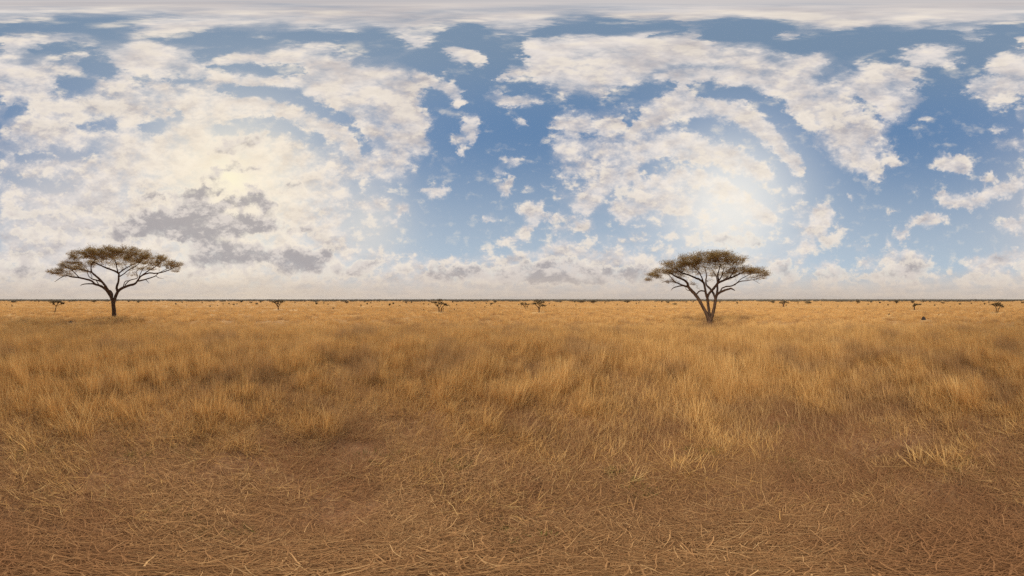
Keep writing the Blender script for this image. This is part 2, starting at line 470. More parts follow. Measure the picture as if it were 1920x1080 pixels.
def mat_grass(name, c_dark, c_mid, c_light, c_old, trans=0.35):
    m, T = new_mat(name)
    pos = T.new('ShaderNodeNewGeometry').outputs['Position']
    tint = T.new('ShaderNodeAttribute', attribute_type='INSTANCER', attribute_name='tint').outputs['Fac']
    bl = T.new('ShaderNodeAttribute', attribute_type='GEOMETRY', attribute_name='blade').outputs['Fac']
    v = T.math('ADD', T.math('MULTIPLY', tint, 0.45), T.math('MULTIPLY', bl, 0.55))
    col = T.mix(T.smooth(v, 0.1, 0.55), c_dark, c_mid)
    col = T.mix(T.smooth(v, 0.5, 0.95), col, c_light)
    p = patch_value(T, pos)
    col = T.mix(T.smooth(p, 0.47, 0.63, 0.0, 0.80), col, c_old)
    d = T.new('ShaderNodeBsdfDiffuse')
    t = T.new('ShaderNodeBsdfTranslucent')
    T.put(d.inputs[0], col)
    T.put(t.inputs[0], col)
    mx = T.new('ShaderNodeMixShader')
    mx.inputs[0].default_value = trans
    T.l.new(d.outputs[0], mx.inputs[1])
    T.l.new(t.outputs[0], mx.inputs[2])
    finish(T, mx.outputs[0])
    return m


def mat_bark():
    m, T = new_mat('acacia_bark')
    obj = T.new('ShaderNodeTexCoord').outputs['Object']
    st = T.vmath('MULTIPLY', obj, (1.0, 1.0, 0.22))
    n = T.noise(st, 9.0, 7, 0.7)
    n2 = T.noise(obj, 2.2, 4, 0.6)
    col = T.mix(T.smooth(n, 0.35, 0.68), (0.045, 0.027, 0.018, 1), (0.125, 0.072, 0.044, 1))
    col = T.mix(T.smooth(n2, 0.5, 0.7, 0.0, 0.5), col, (0.095, 0.075, 0.064, 1))
    bn = T.new('ShaderNodeBump')
    bn.inputs['Strength'].default_value = 0.8
    bn.inputs['Distance'].default_value = 0.04
    T.l.new(n, bn.inputs['Height'])
    finish(T, principled(T, col, 0.9, bn.outputs[0], 0.15))
    return m


def mat_leaf(name, a, b, c, trans=0.3):
    m, T = new_mat(name)
    bl = T.new('ShaderNodeAttribute', attribute_type='GEOMETRY', attribute_name='blade').outputs['Fac']
    col = T.mix(T.smooth(bl, 0.0, 0.5), a, b)
    col = T.mix(T.smooth(bl, 0.5, 1.0), col, c)
    d = T.new('ShaderNodeBsdfDiffuse')
    t = T.new('ShaderNodeBsdfTranslucent')
    T.put(d.inputs[0], col)
    T.put(t.inputs[0], col)
    mx = T.new('ShaderNodeMixShader')
    mx.inputs[0].default_value = trans
    T.l.new(d.outputs[0], mx.inputs[1])
    T.l.new(t.outputs[0], mx.inputs[2])
    finish(T, mx.outputs[0])
    return m


def mat_earth(name, a, b):
    m, T = new_mat(name)
    obj = T.new('ShaderNodeTexCoord').outputs['Object']
    n = T.noise(obj, 11.0, 6, 0.65)
    bn = T.new('ShaderNodeBump')
    bn.inputs['Strength'].default_value = 0.9
    bn.inputs['Distance'].default_value = 0.04
    T.l.new(n, bn.inputs['Height'])
    finish(T, principled(T, T.mix(T.smooth(n, 0.35, 0.65), a, b), 0.95, bn.outputs[0], 0.1))
    return m


M_GROUND = mat_ground()
M_GRASS = mat_grass('golden_grass', (0.40, 0.225, 0.088, 1), (0.70, 0.43, 0.160, 1), (0.86, 0.62, 0.29, 1), (0.44, 0.27, 0.13, 1), 0.38)
M_STRAW = mat_grass('fallen_straw', (0.22, 0.112, 0.051, 1), (0.43, 0.236, 0.104, 1), (0.72, 0.46, 0.215, 1), (0.31, 0.155, 0.072, 1), 0.2)
M_GREEN = mat_grass('green_sprout', (0.10, 0.12, 0.03, 1), (0.16, 0.17, 0.04, 1), (0.24, 0.22, 0.06, 1), (0.18, 0.15, 0.05, 1), 0.3)
M_SHADE_BROWN = mat_grass('shade_brown_undergrowth', (0.20, 0.115, 0.055, 1), (0.30, 0.17, 0.075, 1), (0.42, 0.25, 0.10, 1), (0.22, 0.125, 0.065, 1), 0.25)  # scrub brown, kept darker than the sward to carry painted tree shade
M_BARK = mat_bark()
M_LEAF = mat_leaf('acacia_leaf', (0.24, 0.168, 0.074, 1), (0.32, 0.228, 0.098, 1), (0.44, 0.32, 0.14, 1), 0.42)
M_LEAF2 = mat_leaf('far_leaf', (0.095, 0.070, 0.040, 1), (0.14, 0.102, 0.055, 1), (0.20, 0.148, 0.075, 1), 0.25)
M_FAR = mat_leaf('bushland_leaf', (0.13, 0.112, 0.085, 1), (0.17, 0.148, 0.11, 1), (0.22, 0.19, 0.135, 1), 0.2)
M_MOUND = mat_earth('dark_earth', (0.020, 0.016, 0.015, 1), (0.050, 0.040, 0.036, 1))
M_MOUND2 = mat_earth('brown_earth', (0.06, 0.045, 0.032, 1), (0.14, 0.10, 0.07, 1))


# ------------------------------------------------------------------ mesh helpers
def mesh_np(name, verts, quads=None, tris=None, mat=None, blade=None, smooth=False):
    """verts (n,3); quads (m,4) / tris (k,3) index arrays; blade: value per vertex"""
    me = bpy.data.meshes.new(name)
    verts = np.asarray(verts, np.float32)
    me.vertices.add(len(verts))
    me.vertices.foreach_set('co', verts.ravel())
    loops, starts, tot = [], [], 0
    for arr in (quads, tris):
        if arr is not None and len(arr):
            arr = np.asarray(arr, np.int32)
            k = arr.shape[1]
            loops.append(arr.ravel())
            starts.append(np.arange(len(arr), dtype=np.int32) * k + tot)
            tot += arr.size
    loops = np.concatenate(loops)
    starts = np.concatenate(starts)
    me.loops.add(len(loops))
    me.loops.foreach_set('vertex_index', loops)
    me.polygons.add(len(starts))
    me.polygons.foreach_set('loop_start', starts)
    me.update(calc_edges=True)
    if smooth:
        me.polygons.foreach_set('use_smooth', np.ones(len(starts), bool))
    if blade is not None:
        at = me.attributes.new('blade', 'FLOAT', 'POINT')
        at.data.foreach_set('value', np.asarray(blade, np.float32))
    if mat:
        me.materials.append(mat)
    return me


def link(name, me, parent=None, loc=None):
    o = bpy.data.objects.new(name, me)
    COL.objects.link(o)
    if parent is not None:
        o.parent = parent
    if loc is not None:
        o.location = loc
    return o


def tag(o, label=None, cat=None, group=None, kind=None):
    if label:
        o['label'] = label
    if cat:
        o['category'] = cat
    if group:
        o['group'] = group
    if kind:
        o['kind'] = kind
    return o


# ------------------------------------------------------------------ ground
def ground_height(x, y):
    r = math.hypot(x, y)
    k = max(0.0, 1.0 - r / 60.0)
    z = 0.05 * mnoise.noise((x * 0.35, y * 0.35, 1.7)) + 0.022 * mnoise.noise((x * 1.4, y * 1.4, 4.2)) + 0.010 * mnoise.noise((x * 5.0, y * 5.0, 9.0))
    z += 0.006 * mnoise.noise((x * 13.0, y * 13.0, 2.0))
    return z * k


def build_ground():
    nseg = 320
    radii = [0.0] + list(np.geomspace(0.06, 14000, 210))
    verts = [(0, 0, ground_height(0, 0))]
    for r in radii[1:]:
        for j in range(nseg):
            a = 2 * math.pi * j / nseg
            x, y = r * math.sin(a), r * math.cos(a)
            verts.append((x, y, ground_height(x, y)))
    tris = [(0, 1 + (j + 1) % nseg, 1 + j) for j in range(nseg)]
    quads = []
    for i in range(len(radii) - 2):
        b0, b1 = 1 + i * nseg, 1 + (i + 1) * nseg
        for j in range(nseg):
            k = (j + 1) % nseg
            quads.append((b0 + j, b0 + k, b1 + k, b1 + j))
    me = mesh_np('ground', verts, quads, tris, M_GROUND, smooth=True)
    tag(link('ground', me), kind='structure')


build_ground()


# ------------------------------------------------------------------ grass tufts and litter (stuff)
def strips(base, heading, length, width, lean, curl, nseg, r, kink=0.0, taper=True):
    """many grass blades: arrays of n; returns verts, quads"""
    n = len(length)
    p = base.copy()
    ang = lean.copy()
    hd = heading.copy()
    side = np.stack([-np.sin(hd), np.cos(hd), np.zeros(n)], 1)
    V = []
    for s in range(nseg + 1):
        t = s / nseg
        w = width * ((1 - t) ** 0.7 * 0.9 + 0.1 if taper else 1.0)
        V.append(p + side * w[:, None] / 2)
        V.append(p - side * w[:, None] / 2)
        d = np.stack([np.sin(ang) * np.cos(hd), np.sin(ang) * np.sin(hd), np.cos(ang)], 1)
        p = p + d * (length / nseg)[:, None]
        ang = ang + curl / nseg
        if kink:
            hd = hd + r.normal(0, kink, n)
    V = np.stack(V, 1)                                  # n, 2(nseg+1), 3
    m = 2 * (nseg + 1)
    off = (np.arange(n) * m)[:, None]
    Q = []
    for s in range(nseg):
        Q.append(np.concatenate([off + 2 * s, off + 2 * s + 1, off + 2 * s + 3, off + 2 * s + 2], 1))
    return V.reshape(-1, 3), np.concatenate(Q, 0), m


def make_tuft(name, r, n, rad, hmin, hmax, width, lean_max, curl_max, mat, nseg=3):
    a = r.uniform(0, 2 * math.pi, n)
    rr = rad * np.sqrt(r.uniform(0, 1, n))
    base = np.stack([rr * np.cos(a), rr * np.sin(a), np.full(n, -0.02)], 1)
    heading = a + r.normal(0, 0.9, n)
    length = r.uniform(hmin, hmax, n) * (0.75 + 0.25 * r.uniform(0, 1, n))
    lean = np.abs(r.normal(0, lean_max, n))
    curl = r.uniform(0.1, 1.0, n) * curl_max
    V, Q, m = strips(base, heading, length, np.full(n, width) * r.uniform(0.6, 1.3, n), lean, curl, nseg, r, 0.12)
    blade = np.repeat(r.uniform(0, 1, n), m)
    me = mesh_np(name, V, Q, None, mat, blade)
    return bpy.data.objects.new(name, me)


def make_litter(name, r, n, rad, lmin, lmax, width, mat, lift=0.03):
    a = r.uniform(0, 2 * math.pi, n)
    rr = rad * np.sqrt(r.uniform(0, 1, n))
    base = np.stack([rr * np.cos(a), rr * np.sin(a), r.uniform(-0.004, lift, n)], 1)
    heading = r.uniform(0, 2 * math.pi, n)
    length = lmin + (lmax - lmin) * r.uniform(0, 1, n) ** 1.6
    lean = r.normal(1.50, 0.13, n)
    curl = r.normal(0.10, 0.18, n)
    V, Q, m = strips(base, heading, length, width * (0.5 + 1.6 * r.uniform(0, 1, n) ** 2), lean, curl, 4, r, 0.13, taper=False)
    blade = np.repeat(r.uniform(0, 1, n) ** 1.3, m)
    me = mesh_np(name, V, Q, None, mat, blade)
    return bpy.data.objects.new(name, me)


def proto_collection(name, objs):
    c = bpy.data.collections.new(name)
    for o in objs:
        c.objects.link(o)
    return c


def scatter(name, pts, rot, scl, idx, tint, coll, kind='stuff'):
    me = bpy.data.meshes.new(name)
    me.vertices.add(len(pts))
    me.vertices.foreach_set('co', np.asarray(pts, np.float32).ravel())
    for nm, ty, key, arr in (('rot', 'FLOAT_VECTOR', 'vector', rot), ('scl', 'FLOAT_VECTOR', 'vector', scl), ('idx', 'INT', 'value', idx), ('tint', 'FLOAT', 'value', tint)):
        at = me.attributes.new(nm, ty, 'POINT')
        at.data.foreach_set(key, np.asarray(arr, np.int32 if ty == 'INT' else np.float32).ravel())
    me.update()
    o = link(name, me)
    ng = bpy.data.node_groups.new(name + '_scatter', 'GeometryNodeTree')
    ng.interface.new_socket('Geometry', in_out='INPUT', socket_type='NodeSocketGeometry')
    ng.interface.new_socket('Geometry', in_out='OUTPUT', socket_type='NodeSocketGeometry')
    N, L = ng.nodes, ng.links
    gi, go = N.new('NodeGroupInput'), N.new('NodeGroupOutput')
    ci = N.new('GeometryNodeCollectionInfo')
    ci.inputs['Collection'].default_value = coll
    ci.inputs['Separate Children'].default_value = True
    ci.inputs['Reset Children'].default_value = True
    ip = N.new('GeometryNodeInstanceOnPoints')
    ip.inputs['Pick Instance'].default_value = True

    def attr(nm, ty):
        a = N.new('GeometryNodeInputNamedAttribute')
        a.data_type = ty
        a.inputs['Name'].default_value = nm
        return a.outputs[0]
    L.new(gi.outputs[0], ip.inputs['Points'])
    L.new(ci.outputs[0], ip.inputs['Instance'])
    L.new(attr('idx', 'INT'), ip.inputs['Instance Index'])
    L.new(attr('rot', 'FLOAT_VECTOR'), ip.inputs['Rotation'])
    L.new(attr('scl', 'FLOAT_VECTOR'), ip.inputs['Scale'])
    L.new(ip.outputs[0], go.inputs[0])
    md = o.modifiers.new('scatter', 'NODES')
    md.node_group = ng
    o['kind'] = kind
    return o


# keep tall grass off the feet of the things that the photograph shows standing free of it
CLEAR = []           # (x, y, radius)


def field(n, r0, r1, power, r):
    """n random ground points between two radii"""
    t = r.uniform(0, 1, n)
    rad = (r0 ** power + t * (r1 ** power - r0 ** power)) ** (1 / power)
    a = r.uniform(0, 2 * math.pi, n)
    return np.stack([rad * np.sin(a), rad * np.cos(a)], 1), rad


def noise2(p, s, z=0.0, octv=3):
    out = np.empty(len(p))
    for i, (x, y) in enumerate(p):
        v, f, w = 0.0, s, 1.0
        for _ in range(octv):
            v += w * mnoise.noise((x * f, y * f, z))
            f *= 2.1
            w *= 0.5
        out[i] = v
    return out


# places where the photograph's tufts come nearer (tall) or the soil opens (bare): pixel x, y, radius m, strength
TALL_NEAR = [(130, 800, 0.9), (40, 760, 0.8), (230, 760, 0.8), (440, 800, 0.7), (350, 790, 0.7), (560, 800, 0.6), (610, 800, 0.6),
             (820, 840, 0.45), (890, 815, 0.5), (960, 760, 0.7), (1130, 760, 0.6), (1330, 790, 0.6), (1540, 780, 0.6), (1440, 740, 0.7), (1300, 820, 0.5), (1830, 760, 0.7)]
BARE = [(680, 740, 0.9), (700, 790, 0.6), (1010, 690, 1.4), (1230, 800, 0.9), (1480, 830, 0.7), (1680, 790, 0.8), (1850, 800, 0.7), (270, 730, 0.5),
        (640, 690, 1.0), (1620, 700, 0.9), (1850, 715, 0.8), (1180, 730, 0.7), (1060, 820, 0.6)]


def build_grass():
    r = np.random.default_rng(5)
    tall = [make_tuft('tall_tuft_%d' % k, r, 58, 0.15, 0.28, 0.85, 0.0072, 0.27, 0.60, M_GRASS, 4) for k in range(5)]
    low = [make_tuft('leaning_tuft_%d' % k, r, 52, 0.17, 0.16, 0.50, 0.0066, 0.75, 0.9, M_GRASS, 4) for k in range(4)]
    coll_near = proto_collection('near_grass_tufts', tall + low)      # sorted by name: leaning 0-3, tall 4-8
    mid = [make_tuft('middle_tuft_%d' % k, r, 62, 0.34, 0.20, 0.62, 0.0150, 0.34, 0.6, M_GRASS, 3) for k in range(6)]
    coll_mid = proto_collection('middle_grass_tufts', mid)
    farm = [make_tuft('distant_tuft_%d' % k, r, 66, 0.95, 0.16, 0.42, 0.042, 0.42, 0.6, M_GRASS, 2) for k in range(5)]
    coll_far = proto_collection('distant_grass_tufts', farm)

    def keep_clear(p, rad):
        ok = np.ones(len(p), bool)
        for cx, cy, cr in CLEAR:
            ok &= (p[:, 0] - cx) ** 2 + (p[:, 1] - cy) ** 2 > cr * cr
        return ok

    def emit(name, p, coll, idx, smin, smax, tint, hk=None):
        n = len(p)
        z = np.array([ground_height(x, y) for x, y in p])
        s = r.uniform(smin, smax, n)
        hk = np.ones(n) if hk is None else hk
        scl = np.stack([s, s, s * hk], 1)
        rot = np.stack([r.normal(0, 0.07, n), r.normal(0, 0.07, n), r.uniform(0, 6.283, n)], 1)
        o = scatter(name, np.column_stack([p, z]), rot, scl, idx, tint, coll)
        return o

    # near: from the litter's edge to 11 m
    p, rad = field(17000, 1.5, 11.5, 1.7, r)
    nz = noise2(p, 0.55, 3.0)
    nz2 = noise2(p, 1.9, 8.0, 2)
    want = (rad - 1.75) / 3.5 + nz * 0.62 + nz2 * 0.50
    for px, py, cr in TALL_NEAR:
        c = ground_at(px, py)
        d2 = (p[:, 0] - c.x) ** 2 + (p[:, 1] - c.y) ** 2
        want += 0.40 * np.exp(-d2 / (cr * 0.55) ** 2)
    for px, py, cr in BARE:
        c = ground_at(px, py)
        d2 = (p[:, 0] - c.x) ** 2 + (p[:, 1] - c.y) ** 2
        want -= 0.95 * np.exp(-d2 / (cr * 0.7) ** 2)
    ok = (r.uniform(0, 1, len(p)) < np.clip(want, 0.0, 1.0)) & keep_clear(p, rad)
    p, rad, want, nz = p[ok], rad[ok], want[ok], nz[ok]
    isl = r.uniform(0, 1, len(p)) < np.clip(1.0 - want * 0.6, 0.25, 0.95)
    idx = np.where(isl, r.integers(0, 4, len(p)), r.integers(4, 9, len(p)))
    hk = np.clip(0.50 + want * 0.38, 0.45, 1.0)
    tint = np.clip(0.45 + 0.35 * nz + r.normal(0, 0.17, len(p)), 0, 1)
    tag(emit('grass', p, coll_near, idx, 0.65, 1.15, tint, hk), 'near swathe of tall dry golden grass with thin leaning stalks', 'grass')

    # thin, broken grass reaching in among the litter
    thin = [make_tuft('thin_tuft_%d' % k, r, 18, 0.17, 0.10, 0.42, 0.0044, 0.65, 0.8, M_GRASS, 4) for k in range(6)]
    coll_thin = proto_collection('thin_grass_tufts', thin)
    p, rad = field(16000, 1.0, 8.0, 1.5, r)
    nz = noise2(p, 1.1, 6.0)
    ok = (r.uniform(0, 1, len(p)) < np.clip((rad - 0.95) / 2.2 + nz * 0.60, 0.03, 1.0)) & keep_clear(p, rad)
    p, rad, nz = p[ok], rad[ok], nz[ok]
    tint = np.clip(0.40 + 0.3 * nz + r.normal(0, 0.2, len(p)), 0, 1)
    tag(emit('thin_grass', p, coll_thin, r.integers(0, 6, len(p)), 0.6, 1.25, tint, np.clip(0.45 + (rad - 1) * 0.2, 0.45, 1.0)), 'thin broken grass stalks between the tall grass and the straw', 'grass')

    # middle distance
    p, rad = field(30000, 9.0, 46.0, 1.55, r)
    nz = noise2(p, 0.28, 3.0)
    ok = (r.uniform(0, 1, len(p)) < np.clip(0.85 + nz * 0.8, 0.25, 1.0)) & keep_clear(p, rad)
    p, rad, nz = p[ok], rad[ok], nz[ok]
    tint = np.clip(0.52 + 0.30 * nz + r.normal(0, 0.13, len(p)), 0, 1)
    hk = np.clip(1.0 - (rad - 12) / 60, 0.55, 1.0) * np.clip(0.85 + 0.5 * nz, 0.5, 1.2)
    tag(emit('grass', p, coll_mid, r.integers(0, 6, len(p)), 0.7, 1.15, tint, hk), 'middle belt of dense golden grass round the two big acacias', 'grass')

    # far plain
    p, rad = field(44000, 40.0, 230.0, 1.3, r)
    nz = noise2(p, 0.06, 3.0)
    ok = keep_clear(p, rad)
    p, rad, nz = p[ok], rad[ok], nz[ok]
    tint = np.clip(0.58 + 0.25 * nz + r.normal(0, 0.10, len(p)), 0, 1)
    tag(emit('grass', p, coll_far, r.integers(0, 5, len(p)), 0.7, 1.5, tint, np.full(len(p), 0.50)), 'far sheet of short golden grass reaching to the bush line', 'grass')

    # trampled straw on the near ground
    lit = [make_litter('straw_patch_%d' % k, r, 380, 0.30, 0.02, 0.16, 0.0019, M_STRAW, 0.016) for k in range(6)]
    coll_lit = proto_collection('straw_patches', lit)
    p, rad = field(5200, 0.0, 9.0, 1.55, r)
    nz = noise2(p, 0.9, 5.0)
    ok = r.uniform(0, 1, len(p)) < np.clip(0.78 + nz * 0.8, 0.48, 1)
    p, rad, nz = p[ok], rad[ok], nz[ok]
    n = len(p)
    z = np.array([ground_height(x, y) + 0.004 for x, y in p])
    s = r.uniform(0.7, 1.3, n)
    o = scatter('straw_litter', np.column_stack([p, z]), np.stack([r.normal(0, .05, n), r.normal(0, .05, n), r.uniform(0, 6.28, n)], 1),
                np.stack([s, s, s * r.uniform(0.5, 1.6, n)], 1), r.integers(0, 6, n), np.clip(0.42 + 0.4 * nz + r.normal(0, .2, n), 0, 1), coll_lit)
    tag(o, 'trampled dry straw matted over the bare reddish soil underfoot', 'straw')

    # a few green sprouts
    gr = [make_tuft('sprout_%d' % k, r, 26, 0.05, 0.03, 0.12, 0.006, 0.6, 0.6, M_GREEN, 2) for k in range(3)]
    coll_gr = proto_collection('green_sprouts', gr)
    cen = [ground_at(*q) for q in ((380, 998), (350, 850), (1215, 912), (948, 1005), (860, 870), (1460, 800), (1300, 850), (250, 860), (1500, 880), (700, 860), (60, 850), (1820, 880), (1150, 880))]
    pts = []
    for c in cen:
        for _ in range(9):
            pts.append((c.x + r.normal(0, 0.09), c.y + r.normal(0, 0.09)))
    p = np.array(pts)
    n = len(p)
    z = np.array([ground_height(x, y) for x, y in p])
    s = r.uniform(0.6, 1.2, n)
    o = scatter('green_sprouts', np.column_stack([p, z]), np.stack([np.zeros(n), np.zeros(n), r.uniform(0, 6.28, n)], 1), np.stack([s, s, s], 1), r.integers(0, 3, n), r.uniform(0, 1, n), coll_gr)
    tag(o, 'sparse green sprouts low among the trampled straw', 'sprouts')

    # scrub at the feet of the two acacias; its dark brown also paints in their shade
    br = [make_tuft('undergrowth_%d' % k, r, 70, 0.25, 0.15, 0.60, 0.010, 0.5, 0.5, M_SHADE_BROWN, 3) for k in range(4)]
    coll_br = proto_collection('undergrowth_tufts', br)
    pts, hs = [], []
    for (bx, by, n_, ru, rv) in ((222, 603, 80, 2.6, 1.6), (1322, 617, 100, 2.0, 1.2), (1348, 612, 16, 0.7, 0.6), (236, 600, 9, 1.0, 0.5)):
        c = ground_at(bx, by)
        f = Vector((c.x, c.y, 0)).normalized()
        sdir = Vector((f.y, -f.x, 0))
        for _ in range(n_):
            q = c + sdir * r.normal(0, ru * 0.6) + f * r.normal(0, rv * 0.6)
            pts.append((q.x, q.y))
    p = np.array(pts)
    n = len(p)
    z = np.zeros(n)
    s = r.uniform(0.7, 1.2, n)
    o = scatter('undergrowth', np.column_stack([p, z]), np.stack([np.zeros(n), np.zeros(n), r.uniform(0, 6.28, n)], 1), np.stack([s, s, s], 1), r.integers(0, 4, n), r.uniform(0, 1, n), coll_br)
    tag(o, 'dark brown scrubby undergrowth with painted-in shade at the feet of both acacias', 'undergrowth')


# ------------------------------------------------------------------ trees
class Skel:
    """branch skeleton: polylines of (point, radius)"""

    def __init__(self):
        self.lines = []

    def add(self, pts):
        self.lines.append([(Vector(p), r) for p, r in pts])


def smooth_line(pts, sub=4, jit=0.0, rnd=random):
    """Catmull-Rom through (point, radius) list"""
    out = []
    n = len(pts)
    for i in range(n - 1):
        p0 = pts[max(i - 1, 0)][0]
        p1, r1 = pts[i]
        p2, r2 = pts[i + 1]
        p3 = pts[min(i + 2, n - 1)][0]
        for k in range(sub):
            t = k / sub
            q = 0.5 * ((2 * p1) + (p2 - p0) * t + (2 * p0 - 5 * p1 + 4 * p2 - p3) * t * t + (3 * p1 - p0 - 3 * p2 + p3) * t ** 3)
            if jit and not (i == 0 and k == 0):
                q = q + Vector((rnd.gauss(0, jit), rnd.gauss(0, jit), rnd.gauss(0, jit)))
            out.append((q, r1 + (r2 - r1) * t))
    out.append((pts[-1][0].copy(), pts[-1][1]))
    return out


def tubes(lines, sides, V=None, Q=None, lumpy=0.0, rnd=random):
    V = [] if V is None else V
    Q = [] if Q is None else Q
    for ln in lines:
        n = len(ln)
        prev = None
        ref = None
        for i in range(n):
            p, rad = ln[i]
            d = (ln[min(i + 1, n - 1)][0] - ln[max(i - 1, 0)][0])
            if d.length < 1e-6:
                d = Vector((0, 0, 1))
            d.normalize()
            if ref is None:
                ref = d.orthogonal().normalized()
            ref = (ref - d * ref.dot(d))
            if ref.length < 1e-4:
                ref = d.orthogonal()
            ref.normalize()
            b = d.cross(ref)
            st = len(V)
            for k in range(sides):
                a = 2 * math.pi * k / sides
                rr = rad * (1 + (lumpy * rnd.uniform(-1, 1) if lumpy else 0))
                V.append(p + (ref * math.cos(a) + b * math.sin(a)) * rr)
            if prev is not None:
                for k in range(sides):
                    k2 = (k + 1) % sides
                    Q.append((prev + k, prev + k2, st + k2, st + k))
            prev = st
    return V, Q


class Grower:
    """hooks new twigs on to the nearest node of a growing skeleton"""

    def __init__(self, lines, minr=0.0):
        P, Rr = [], []
        for ln in lines:
            for p, r in ln:
                if r >= minr:
                    P.append(p)
                    Rr.append(r)
        self.P = np.array([tuple(p) for p in P])
        self.R = np.array(Rr)

    def hook(self, tgt, rnd, rad, up_bias=0.5):
        t = np.array(tgt)
        dv = t - self.P
        d = np.sqrt((dv ** 2).sum(1))
        # dislike hooking on nodes that lie above the target or further out from the axis
        cost = d + up_bias * np.maximum(0, self.P[:, 2] - t[2] + 0.1) * 2.0
        ro = np.hypot(self.P[:, 0], self.P[:, 1])
        rt = math.hypot(t[0], t[1])
        cost += 0.8 * np.maximum(0, ro - rt)
        i = int(np.argmin(cost))
        a = Vector(self.P[i])
        b = Vector(t)
        L = (b - a).length
        if L < 0.02:
            return None
        n = max(3, min(7, int(L / 0.35) + 2))
        ra = min(self.R[i] * 0.7, rad * (0.8 + L * 0.5))
        rb = rad * 0.45
        bend = Vector((rnd.gauss(0, 0.10), rnd.gauss(0, 0.10), 0.10 + rnd.gauss(0, 0.08))) * L
        ln = []
        for k in range(n + 1):
            s = k / n
            q = a.lerp(b, s) + bend * (4 * s * (1 - s)) * 0.6
            if 0 < k < n:
                q += Vector((rnd.gauss(0, 1), rnd.gauss(0, 1), rnd.gauss(0, 0.7))) * (0.035 * L)
            ln.append((q, ra + (rb - ra) * s))
        self.P = np.vstack([self.P, [tuple(p) for p, _ in ln[1:]]])
        self.R = np.concatenate([self.R, [r for _, r in ln[1:]]])
        return ln


def leaf_faces(cent, axis, size, r, flat=0.5):
    """rhombic leaflets (sprays of tiny leaves); cent (n,3), axis (n,3) outward"""
    n = len(cent)
    ax = axis + r.normal(0, 0.45, (n, 3))
    ax /= np.linalg.norm(ax, axis=1)[:, None] + 1e-9
    up = r.normal(0, flat, (n, 3)) + np.array([0, 0, 1.0])
    sd_ = np.cross(ax, up)
    sd_ /= np.linalg.norm(sd_, axis=1)[:, None] + 1e-9
    L = size * r.uniform(0.6, 1.4, n)
    W = L * r.uniform(0.22, 0.42, n)
    a = cent - ax * (L / 2)[:, None]
    c = cent + ax * (L / 2)[:, None]
    b = cent + sd_ * (W / 2)[:, None]
    d = cent - sd_ * (W / 2)[:, None]
    V = np.stack([a, b, c, d], 1).reshape(-1, 3)
    Q = np.arange(n * 4).reshape(n, 4)
    return V, Q


class TreeFrame:
    """pixel tracing -> metres in a frame at the tree's foot: u right, v away from the eye, z up"""

    def __init__(self, bx, by, crop, zoom):
        self.az0 = az_of(bx)
        self.base = ground_at(bx, by)
        self.D = math.hypot(self.base.x, self.base.y)
        self.f = Vector((math.sin(self.az0), math.cos(self.az0), 0))
        self.s = Vector((math.cos(self.az0), -math.sin(self.az0), 0))
        self.crop, self.zoom = crop, zoom

    def px(self, zx, zy):
        return self.crop[0] + zx / self.zoom, self.crop[1] + zy / self.zoom

    def at(self, zx, zy, v=0.0):
        x, y = self.px(zx, zy)
        da = az_of(x) - self.az0
        dep = self.D + v
        u = dep * math.tan(da)
        z = H + math.hypot(u, dep) * math.tan(R((HORIZ - y) * DPY))
        return self.s * u + self.f * v + Vector((0, 0, z))

    def scale(self):
        return self.D * R(DPX) / self.zoom       # metres per traced pixel


